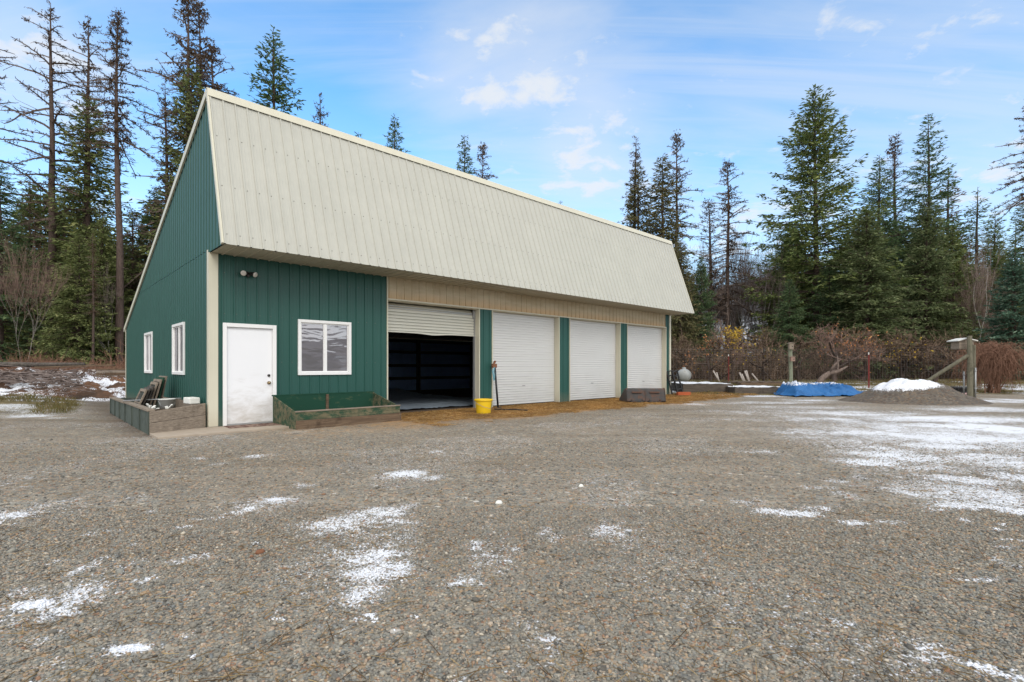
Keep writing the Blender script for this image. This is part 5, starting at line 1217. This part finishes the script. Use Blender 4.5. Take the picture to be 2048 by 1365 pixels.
# left wood
plant('larch', 'tallest bare larch with long sagging limbs left of the shed', 'tree', LA, 'larch_tuft', 101, 42, 5, .3, 1.05, TL)
plant('larch', 'slim bare topped larch rising out of the green fir', 'tree', LB, 'larch_tuft', 176, 45, 34, 1.1, .95, TL)
plant('larch', 'straight larch with rusty clumps at its top, long clean trunk', 'tree', LC, 'larch_tuft', 237, 40, 24, 2.0, .95, TL)
plant('larch', 'thin spindly larch between the clean trunk and the roof rake', 'tree', LD, 'larch_tuft', 330, 44, 163, .5, .9, TL)
plant('larch', 'taller larch of the close pair directly behind the roof peak', 'tree', LE, 'larch_tuft', 377, 46, -6, 1.4, .95, TL)
plant('larch', 'right hand larch of the close pair behind the roof peak', 'tree', LE, 'larch_tuft', 399, 47, 8, 4.0, .75, TL)
plant('larch', 'shorter dead larch beside the pair, touching the roof peak', 'tree', LE, 'larch_tuft', 424, 47, 92, 2.6, .95, TL)
plant('larch', 'larch cut by the left picture edge with only limbs showing', 'tree', LA, 'larch_tuft', -42, 40, 10, 1.9, .95, TL)
plant('fir_tree', 'olive green fir with ragged crown around the slim larch', 'tree', FD, 'fir_shade_lift', 176, 43, 192, .7, 1.15, TL)
plant('fir_tree', 'leafy green fir reaching up under the larch pair', 'tree', FD, 'fir_shade_lift', 384, 45, 132, 2.9, .95, TL)
plant('fir_tree', 'dark fir at the far left picture edge', 'tree', FB, 'fir_dark', 0, 38, 318, 1.0, 1.15, TL)
plant('fir_tree', 'full green fir between the left edge and the tallest larch', 'tree', FB, 'fir_shade_lift', 62, 46, 352, 2.2, 1.1, TL)
plant('fir_tree', 'young pine like fir just right of the tallest larch', 'tree', FE, 'fir', 128, 47, 372, .2, 1.1, TL)
plant('fir_tree', 'dark fir beside the rake of the shed roof', 'tree', FB, 'fir_dark', 308, 48, 372, 3.3, .95, TL)
plant('fir_tree', 'bushy olive fir low in front of the left wood', 'tree', FC, 'fir_shade_lift', 158, 38, 470, 1.6, .95, TL)
plant('fir_tree', 'second bushy olive fir, right of the clean larch trunk', 'tree', FC, 'fir_shade_lift', 205, 41, 440, 4.4, .85, TL)
plant('larch', 'pinkish brown bare tree in the gap beside the shed gable', 'tree', LF, 'larch_tuft', 264, 46, 418, .8, 1.1, TL)
plant('alder_tree', 'pale double trunk bare tree low at the left wood edge', 'tree', BB, 'fir', 55, 33, 450, .4, 1.0)
plant('birch_tree', 'slender white birch trunk behind the left gable corner', 'tree', BA, 'fir', 222, 39, 520, 2.4, .7)
for k, (u, d, vt, lab) in enumerate(((185, 37, 470, 'plain dark trunk left of the clean larch in the shade'), (70, 44, 430, 'dark trunk among the firs behind the double trunk tree'), (205, 43, 420, 'thin dark trunk directly left of the clean larch'))):
    plant('larch', lab, 'tree', LD, 'larch_tuft', u, d, vt, k * 2.0, .8, TL)
# above the shed roof
plant('fir_tree', 'dark full fir above the left part of the roof ridge', 'tree', FB, 'fir_dark', 549, 48, 58, .9, .98, TM)
plant('snag_tree', 'small dead pointed tree tip left of the roof ridge middle', 'tree', LD, 'larch_tuft', 641, 52, 188, 2.0, .9, TM)
plant('fir_tree', 'tiny fir tip barely showing over the ridge', 'tree', FB, 'fir_dark', 717, 56, 265, 2.5, .8, TM)
plant('fir_tree', 'small dark fir over the middle of the ridge', 'tree', FB, 'fir_dark', 788, 55, 230, 4.0, .78, TM)
plant('fir_tree', 'dark fir over the ridge beside a sparser brown one', 'tree', FB, 'fir_dark', 930, 58, 270, 1.8, .75, TM)
plant('larch', 'sparse brown larch over the ridge beside the dark fir', 'tree', LE, 'larch_tuft', 966, 58, 290, .6, .8, TM)
plant('fir_tree', 'smallest fir tip peeking over the right part of the ridge', 'tree', FB, 'fir_dark', 1121, 60, 402, .6, .7, TM)
# right wood
plant('cedar_tree', 'brownish cedar with a bare spiky top behind the far roof end', 'tree', FD, 'cedar', 1276, 47, 330, 1.2, 1.0, TRr)
plant('snag_tree', 'bare spiky leader sticking out of the brownish cedar', 'tree', LD, 'larch_tuft', 1272, 47.5, 275, 3.0, 1.0, TRr)
plant('cedar_tree', 'second cedar right beside the far end of the roof', 'tree', FD, 'cedar', 1326, 45, 312, 3.0, 1.05, TRr)
plant('cedar_tree', 'dull cedar standing low behind the far shed corner', 'tree', FD, 'cedar', 1362, 42, 480, 5.0, 1.1, TRr)
plant('larch', 'tall dark larch with one sided drooping limbs by the roof end', 'tree', LE, 'larch_tuft', 1353, 48, 270, 3.7, .85, TRr)
plant('larch', 'thin brown larch standing alone against the pale sky', 'tree', LE, 'larch_tuft', 1455, 50, 325, 1.9, 1.05, TRr)
plant('snag_tree', 'grey brown twiggy snag left of the lone thin larch', 'tree', LF, 'larch_tuft', 1418, 54, 402, 1.3, 1.3, TRr)
plant('fir_tree', 'small dark fir in front of the snag right of the roof end', 'tree', FC, 'fir_dark', 1402, 44, 515, .4, .62, TRr)
plant('fir_tree', 'tallest broad fir of the right wood with an open crown', 'tree', FH, 'fir', 1633, 47, 180, .4, 1.02, TRr)
plant('fir_tree', 'pale green wide fir low in front of the tallest fir', 'tree', FC, 'fir_olive', 1735, 42, 426, 2.2, 1.12, TRr)
plant('fir_tree', 'medium fir just right of the tallest fir', 'tree', FB, 'fir_dark', 1757, 50, 312, 3.0, 1.1, TRr)
plant('larch', 'thin bare pale larch between two firs in the right wood', 'tree', LF, 'larch_tuft', 1790, 52, 274, 2.2, 1.05, TRr)
plant('fir_tree', 'pointed dark fir, second tallest of the right wood', 'tree', FA, 'fir_dark', 1855, 50, 228, 1.0, .92, TRr)
plant('browned_fir', 'browned fir beside the pointed dark fir', 'tree', FE, 'brown_needle', 1897, 52, 335, 2.0, 1.2, TRr)
plant('fir_tree', 'dense olive fir below the pointed dark fir', 'tree', FC, 'fir_olive', 1852, 44, 398, 5.1, .82, TRr)
plant('fir_tree', 'dark green fir right of the dense olive fir', 'tree', FC, 'fir', 1905, 46, 455, 3.5, .75, TRr)
plant('pine_tree', 'narrow pine right of the browned fir near the right edge', 'tree', FE, 'fir', 1957, 50, 374, .9, 1.25, TRr)
plant('fir_tree', 'green fir behind the white birch at the right', 'tree', FB, 'fir', 1990, 52, 420, 1.9, 1.0, TRr)
plant('larch', 'tall ragged larch cut by the right picture edge', 'tree', LC, 'larch_tuft', 2062, 44, 200, 3.3, 1.1, TRr)
plant('fir_tree', 'fir under the ragged larch at the right picture edge', 'tree', FB, 'fir', 2050, 47, 385, 4.3, 1.1, TRr)
plant('spruce_tree', 'blue green spruce low at the right picture edge', 'tree', FG, 'spruce', 2030, 37, 505, .3, 1.02, TRr)
plant('birch_tree', 'crooked white birch near the right edge of the wood', 'tree', BA, 'fir', 1957, 41, 448, 3.9, .8)
for k, (u, d, vt, lab) in enumerate(((1478, 51, 470, 'left white stemmed birch in the gap right of the lone larch'), (1505, 53, 445, 'tallest pale bare tree in the gap beside the tallest fir'), (1528, 49, 470, 'right white stemmed birch in the gap beside the tallest fir'))):
    plant('birch_tree' if k != 1 else 'alder_tree', lab, 'tree', (BA, BC, BA)[k], 'fir', u, d, vt, k * 1.7, 1.0, 'bare trees in the gap of the wood')
for k, (u, d, vt) in enumerate(((1432, 56, 520), (1448, 60, 505), (1466, 57, 545), (1490, 62, 500), (1515, 58, 520), (1545, 60, 455), (1562, 56, 500), (1580, 61, 470), (1395, 60, 480))):
    plant('bare_tree', 'slender pinkish bare tree in the misty gap behind the lone larch and white birches', 'tree', BC, 'fir', u, d, vt, k * 1.3, 1.05, 'pinkish bare trees in the gap of the wood')
for k, (u, d, vt, lab) in enumerate(((1925, 45, 470, 'twiggy brown bare tree left of the crooked birch'), (1985, 43, 560, 'low twiggy bare tree between the crooked birch and the spruce'))):
    plant('bare_tree', lab, 'tree', BC, 'fir', u, d, vt, k * 2.1, 1.1)
# young growth along the right wood edge
plant('spruce_tree', 'young dark spruce under the tallest fir on its left', 'tree', FC, 'fir_dark', 1580, 43, 560, 1.0, .9, TRr)
plant('spruce_tree', 'young dark spruce under the tallest fir on its right', 'tree', FC, 'fir_dark', 1660, 44, 520, 3.0, .9, TRr)

# the wood farther back reads as one mass
rng = np.random.RandomState(9)
protos = [(FB, 0), (FD, 1), (FC, 0), (FE, 0)]
VS_, QS_, MI_ = [], [], []; off = 0
spots = []
for k in range(62): spots.append((rng.uniform(-140, 400), rng.uniform(48, 80), rng.uniform(11, 20)))
for k in range(60): spots.append((rng.uniform(1560, 2220), rng.uniform(50, 82), rng.uniform(9, 17)))
for k in range(8): spots.append((rng.uniform(1270, 1400), rng.uniform(56, 75), rng.uniform(10, 15)))
for k in range(12): spots.append((rng.uniform(1390, 1560), rng.uniform(55, 80), rng.uniform(4, 8.5)))
for k in range(34): spots.append((rng.uniform(1550, 2150), rng.uniform(54, 78), rng.uniform(10, 19)))
for k in range(26): spots.append((rng.uniform(-900, -140), rng.uniform(45, 70), rng.uniform(12, 20)))
for k in range(16): spots.append((rng.uniform(2220, 2900), rng.uniform(42, 66), rng.uniform(10, 17)))
tv, tq, tm_, cv, cq, toff, coff = [], [], [], [], [], 0, 0
for (u, d, h) in spots:
    pr, kind_ = protos[rng.randint(4)]; k = h / pr['H']; a = rng.rand() * 6.28; c, s = math.cos(a), math.sin(a); Rm = np.array([[c, -s, 0], [s, c, 0], [0, 0, 1]])
    x, y = at(u, d); base = np.array([x, y, gz(x, y)]); wd = rng.uniform(1.0, 1.4)
    LV, LQ = pr['crown']; sel = rng.rand(len(LQ)) < .5
    q4 = LQ[sel]; vv = LV[q4.reshape(-1)]
    ctr = vv.reshape(-1, 4, 3).mean(1, keepdims=True); vv = (ctr + (vv.reshape(-1, 4, 3) - ctr) * 1.45).reshape(-1, 3)
    cv.append((vv * [k * wd, k * wd, k]) @ Rm.T + base); cq.append(np.arange(len(vv)).reshape(-1, 4) + coff); coff += len(vv)
    me = pr['parts'][0][1]; n0 = len(me.vertices); co = np.empty(n0 * 3, np.float32); me.vertices.foreach_get('co', co); co = co.reshape(-1, 3)[:14 * 8]
    tv.append((co * [k, k, k]) @ Rm.T + base); f_ = np.array([[i * 8 + j, i * 8 + (j + 1) % 8, (i + 1) * 8 + (j + 1) % 8, (i + 1) * 8 + j] for i in range(13) for j in range(8)]); tq.append(f_ + toff); toff += len(co)
CV = np.concatenate(cv); CQ = np.concatenate(cq); TV = np.concatenate(tv); TQ = np.concatenate(tq)
nC = len(CV); V = np.concatenate([CV, TV])
o = add_obj('forest', mesh_np('forest', V, [CQ, TQ + nC], [M['fir'], M['bark']], False, midx=np.concatenate([np.zeros(len(CQ), int), np.ones(len(TQ), int)])))
tag(o, 'dense dark conifer wood standing behind the nearer trees', 'forest', kind='stuff')

# garden apple trees behind the fence
def apple(lab, seed, u, d, h, R, leaf=None, n=0, zone=None, lean=0.0, stems=1, r0=.15):
    pr = broadleaf(seed, h, R, M['bark'], M['twig_mix'] if seed % 2 else M['twig'], stems, .28, .62, 4, r0, leaf=leaf, leafn=n, leafzone=zone, upw=.22, leafsize=.13, kids=(3, 6), lean=lean, rmin=.009)
    plant('apple_tree', lab, 'tree', pr, leaf or 'yellow_leaf', u, d, h=h, leafname='leaves', group='bare apple trees behind the garden fence')
apple('bare apple tree with a few tan leaves next to the grey tank', 401, 1420, 35.2, 4.0, 2.3, 'orange_leaf', 130, ((-1.2, 0, 2.5), 1.0))
apple('apple tree with a bright cluster of yellow leaves', 402, 1466, 34.8, 4.5, 2.0, 'yellow_leaf', 420, ((.35, 0, 3.45), .75))
apple('bare apple tree between the yellow leaved one and the green post', 403, 1527, 35.4, 3.9, 2.1, 'yellow_leaf', 60, ((-.8, 0, 2.2), .8))
apple('thin bare apple tree directly behind the green post', 405, 1597, 36.2, 3.6, 1.9)
apple('leaning apple tree with pink and orange leaves above the blue tarp', 406, 1668, 34.0, 4.2, 2.8, 'orange_leaf', 330, ((1.0, 0, 2.9), 1.6), .1)
apple('bare reddish apple tree behind the gravel heap', 407, 1725, 36.0, 4.2, 2.4, 'orange_leaf', 120, ((0, 0, 2.9), 1.2))
apple('low bare apple tree with yellow leaves left of the brace', 409, 1805, 34.5, 3.4, 2.3, 'yellow_leaf', 160, ((-.6, 0, 1.7), 1.3))
apple('bare apple tree right behind the slanting brace', 411, 1868, 33.5, 3.6, 2.0)
apple('twiggy bare apple tree far behind the left apple tree', 413, 1385, 38.5, 3.8, 2.0)
# slanting trunk by the tarp
mb = MB(); x, y = at(1636, 25.2); g = gz(x, y)
mb.tube([(0, 0, 0), (.45, .3, .32), (.85, .5, .52), (1.35, .6, .58), (1.9, .7, .85)], [.14, .13, .11, .08, .04], 10)
mb.tube([(.85, .5, .52), (1.0, .4, .85), (1.3, .3, 1.2)], [.07, .05, .02], 8); mb.tube([(1.35, .6, .58), (1.5, .8, .9), (1.6, 1.0, 1.4)], [.05, .04, .015], 8)
o = mb.build('fallen_trunk', M['bark_grey'], None, smooth=True); o.location = (x, y, g + .28); tag(o, 'slanting grey fruit tree trunk rising behind the blue tarp', 'tree trunk')
# vine mound by the thick post
rng = np.random.RandomState(31); S = Seg(); x, y = at(1984, 24.4); g = gz(x, y)
for k in range(900):
    a = rng.rand() * 6.28; top = np.array([rng.randn() * .45, rng.randn() * .4, 1.55 + rng.rand() * .75]); out = .25 + rng.rand() * .85
    t = np.linspace(0, 1, 8); P = top[None] + np.stack([np.cos(a) * out * t, np.sin(a) * out * t, .25 * t - (1.0 + rng.rand() * 1.1) * t ** 2.4], 1); P += np.cumsum(rng.randn(8, 3) * .05, 0); P[:, 2] = np.maximum(P[:, 2], .02)
    S.path(P, np.linspace(.007, .0035, 8)); j = rng.randint(2, 7, 3); S.add(P[j], P[j] + rnd_dir(rng, 3) * .22, .005, .003)
for k in range(25):
    a = rng.rand() * 6.28; P = np.array([[rng.randn() * .2, rng.randn() * .2, -.05], [rng.randn() * .3, rng.randn() * .3, .9], [rng.randn() * .45, rng.randn() * .4, 2.0]]); S.path(P, np.array([.03, .025, .015]))
V, Q = S.geo(); o = add_obj('vine_bush', mesh_np('vine_bush', V, [Q], M['twig_red'], False), None, (x, y, g)); tag(o, 'drooping mound of reddish bare vines beside the thick fence post', 'bush')
# undergrowth along both wood edges: nobody could count the stems
def brush(n, ux, dx, hx, seed, tall=.25):
    rng = np.random.RandomState(seed)
    for k in range(n):
        u = rng.uniform(*ux); d = rng.uniform(*dx); x, y = at(u, d); s_, t_ = xy2st(x, y)
        if -1 < s_ < 19.5 and -.5 < t_ < 13.5: continue
        clump = float(fbm(x * .35, y * .35, seed)); h = rng.uniform(*hx) * (.15 + 1.9 * clump ** 1.6); a = rng.rand() * 6.28; sp = h * (.2 + .6 * rng.rand())
        t = np.linspace(0, 1, 5); P = np.stack([x + np.cos(a) * sp * t, y + np.sin(a) * sp * t, gz(x, y) + h * (t - .35 * t ** 3 * rng.rand())], 1); P[1:] += rng.randn(4, 3) * .06 * h
        S.path(P, np.linspace(.017, .007, 5))
        m = 5; kk = rng.randint(1, 4, m); b = P[kk]; S.add(b, b + rnd_dir(rng, m) * .35 * h * rng.rand(m, 1) + np.array([0, 0, .12 * h]), .009, .005)
S = Seg(); brush(3200, (-120, 300), (27, 38), (.8, 2.0), 3); V, Q = S.geo()
tag(add_obj('undergrowth', mesh_np('undergrowth', V, [Q], M['twig_red'], False)), 'reddish brown undergrowth along the foot of the left wood', 'undergrowth', kind='stuff')
S = Seg(); brush(5200, (1330, 2150), (39.5, 47), (.8, 4.0), 5); V, Q = S.geo()
tag(add_obj('undergrowth', mesh_np('undergrowth', V, [Q], M['twig_mix'], False)), 'brown bare thicket along the foot of the right wood', 'undergrowth', kind='stuff')
# tufts of dry grass at the yard edges
rng = np.random.RandomState(44); L = Leaf()
def tufts(n, ux, dx, seed):
    u = rng.uniform(*ux, n); d = rng.uniform(*dx, n); x = (u - 1024) / F * d; y = d; st, gr, lt = masks(x, y); s_, t_ = xy2st(x, y)
    ok = (gr > .45) & ~((s_ > -1.3) & (s_ < 19) & (t_ > -1) & (t_ < 13)) & (fbm(x * 1.2, y * 1.2, 8) > .48); x, y = x[ok], y[ok]; z = ground_z(x, y)
    for k in range(9):
        m = len(x); dd = rng.randn(m, 3) * .5; dd[:, 2] = 1; h = .05 + .13 * rng.rand(m)
        L.add(np.stack([x + rng.randn(m) * .07, y + rng.randn(m) * .07, z - .01], 1), dd * h[:, None], .012, rnd_dir(rng, m))
tufts(2600, (-60, 260), (12.5, 30), 1); tufts(5200, (1340, 2100), (20.5, 38), 2)
V, Q = L.geo(rng); tag(add_obj('grass', mesh_np('grass', V, [Q], foliage('dry_grass', (.10, .085, .03), (.22, .17, .075), (.12, .14, .045)), False)), 'short dry grass at the edges of the yard', 'grass', kind='stuff')
# loose stalks and twigs on the gravel
S = Seg(); x, y = STALK; rng = np.random.RandomState(6); m = len(x); a = rng.rand(m) * 6.28; ln = (.02 + .09 * rng.rand(m) ** 3) ; z = ground_z(x, y) + .014
d = np.stack([np.cos(a) * ln, np.sin(a) * ln, rng.randn(m) * .004], 1); p = np.stack([x, y, z], 1); S.add(p - d, p + d, .0022, .0012)
V, Q = S.geo(); stm = foliage('dry_stalks', (.10, .055, .025), (.30, .20, .09), (.45, .34, .18)); tag(add_obj('plant_litter', mesh_np('plant_litter', V, [Q], stm, False)), 'dry stalks and needles scattered over the gravel', 'litter', kind='stuff')
# straw heaped along the roller doors
rng = np.random.RandomState(16); n = 34000; s_ = rng.uniform(3.6, 22, n); t_ = -rng.rand(n) ** 1.2 * 3.4 + .15; xy = C0[None] + s_[:, None] * E1 + t_[:, None] * E2
st, gr, lt = masks(xy[:, 0], xy[:, 1]); ok = st + (fbm(xy[:, 0] * 2, xy[:, 1] * 2, 14) - .5) * .8 > .42; xy = xy[ok]; m = len(xy); a = rng.rand(m) * 6.28; ln = .03 + .07 * rng.rand(m)
p = np.stack([xy[:, 0], xy[:, 1], ground_z(xy[:, 0], xy[:, 1]) + .015 + .02 * rng.rand(m)], 1); d = np.stack([np.cos(a) * ln, np.sin(a) * ln, rng.randn(m) * .012], 1)
S = Seg(); S.add(p - d, p + d, .003, .002); V, Q = S.geo(); tag(add_obj('straw', mesh_np('straw', V, [Q], foliage('straw_stalks', (.24, .13, .045), (.42, .25, .095), (.60, .42, .20)), False)), 'rusty straw and needles along the foot of the roller doors', 'straw', kind='stuff')
# cut branches strewn over the brush mound
rng = np.random.RandomState(51); S = Seg(); m = 900
u = rng.uniform(-60, 262, m); d = rng.uniform(18.8, 24.5, m)
for k in range(m):
    x, y = at(u[k], d[k]); 
    if xy2st(x, y)[0] > -1.2: continue
    cxm, cym = at(105, 21.5); r_ = math.hypot((x - cxm) / 6.6, (y - cym) / 3.3)
    zb = gz(x, y) + .78 * max(0, 1 - r_ ** 2) ** .6 + rng.rand() * .10; a = rng.randn() * .7; ln = .2 + .9 * rng.rand() ** 2
    dd = np.array([math.cos(a), math.sin(a), rng.randn() * .15]) * ln; p = np.array([x, y, zb]); S.path(np.stack([p - dd, p + rng.randn(3) * .05, p + dd]), np.array([.022, .018, .008]))
V, Q = S.geo(); tag(add_obj('brushwood', mesh_np('brushwood', V, [Q], M['twig_grey'], False)), 'cut branches strewn over the brown dirt mound', 'brushwood', kind='stuff')
# wood chips and pale bits trodden over the yard
n = 2600; y = 3.5 + rs.rand(n) * 15; x = (rs.rand(n) * 2 - 1) * y * 1.0; s_, t_ = xy2st(x, y); ok = ((t_ < -.6) | (s_ < -1.6)) & (fbm(x * .7, y * .7, 15) > .42); x, y = x[ok], y[ok]; m = len(x)
a = rs.rand(m) * 6.28; L = Leaf(); ln = .012 + .03 * rs.rand(m) ** 2; L.add(np.stack([x, y, ground_z(x, y) + .012], 1), np.stack([np.cos(a) * ln, np.sin(a) * ln, .004 + 0 * a], 1), .02, np.tile([0, 0, 1.], (m, 1)) + rs.randn(m, 3) * .2)
V, Q = L.geo(rs); tag(add_obj('wood_chips', mesh_np('wood_chips', V, [Q], foliage('wood_chip', (.12, .085, .06), (.38, .32, .25), (.60, .56, .50)), False)), 'pale and brown wood chips trodden into the gravel yard', 'wood chips', kind='stuff')
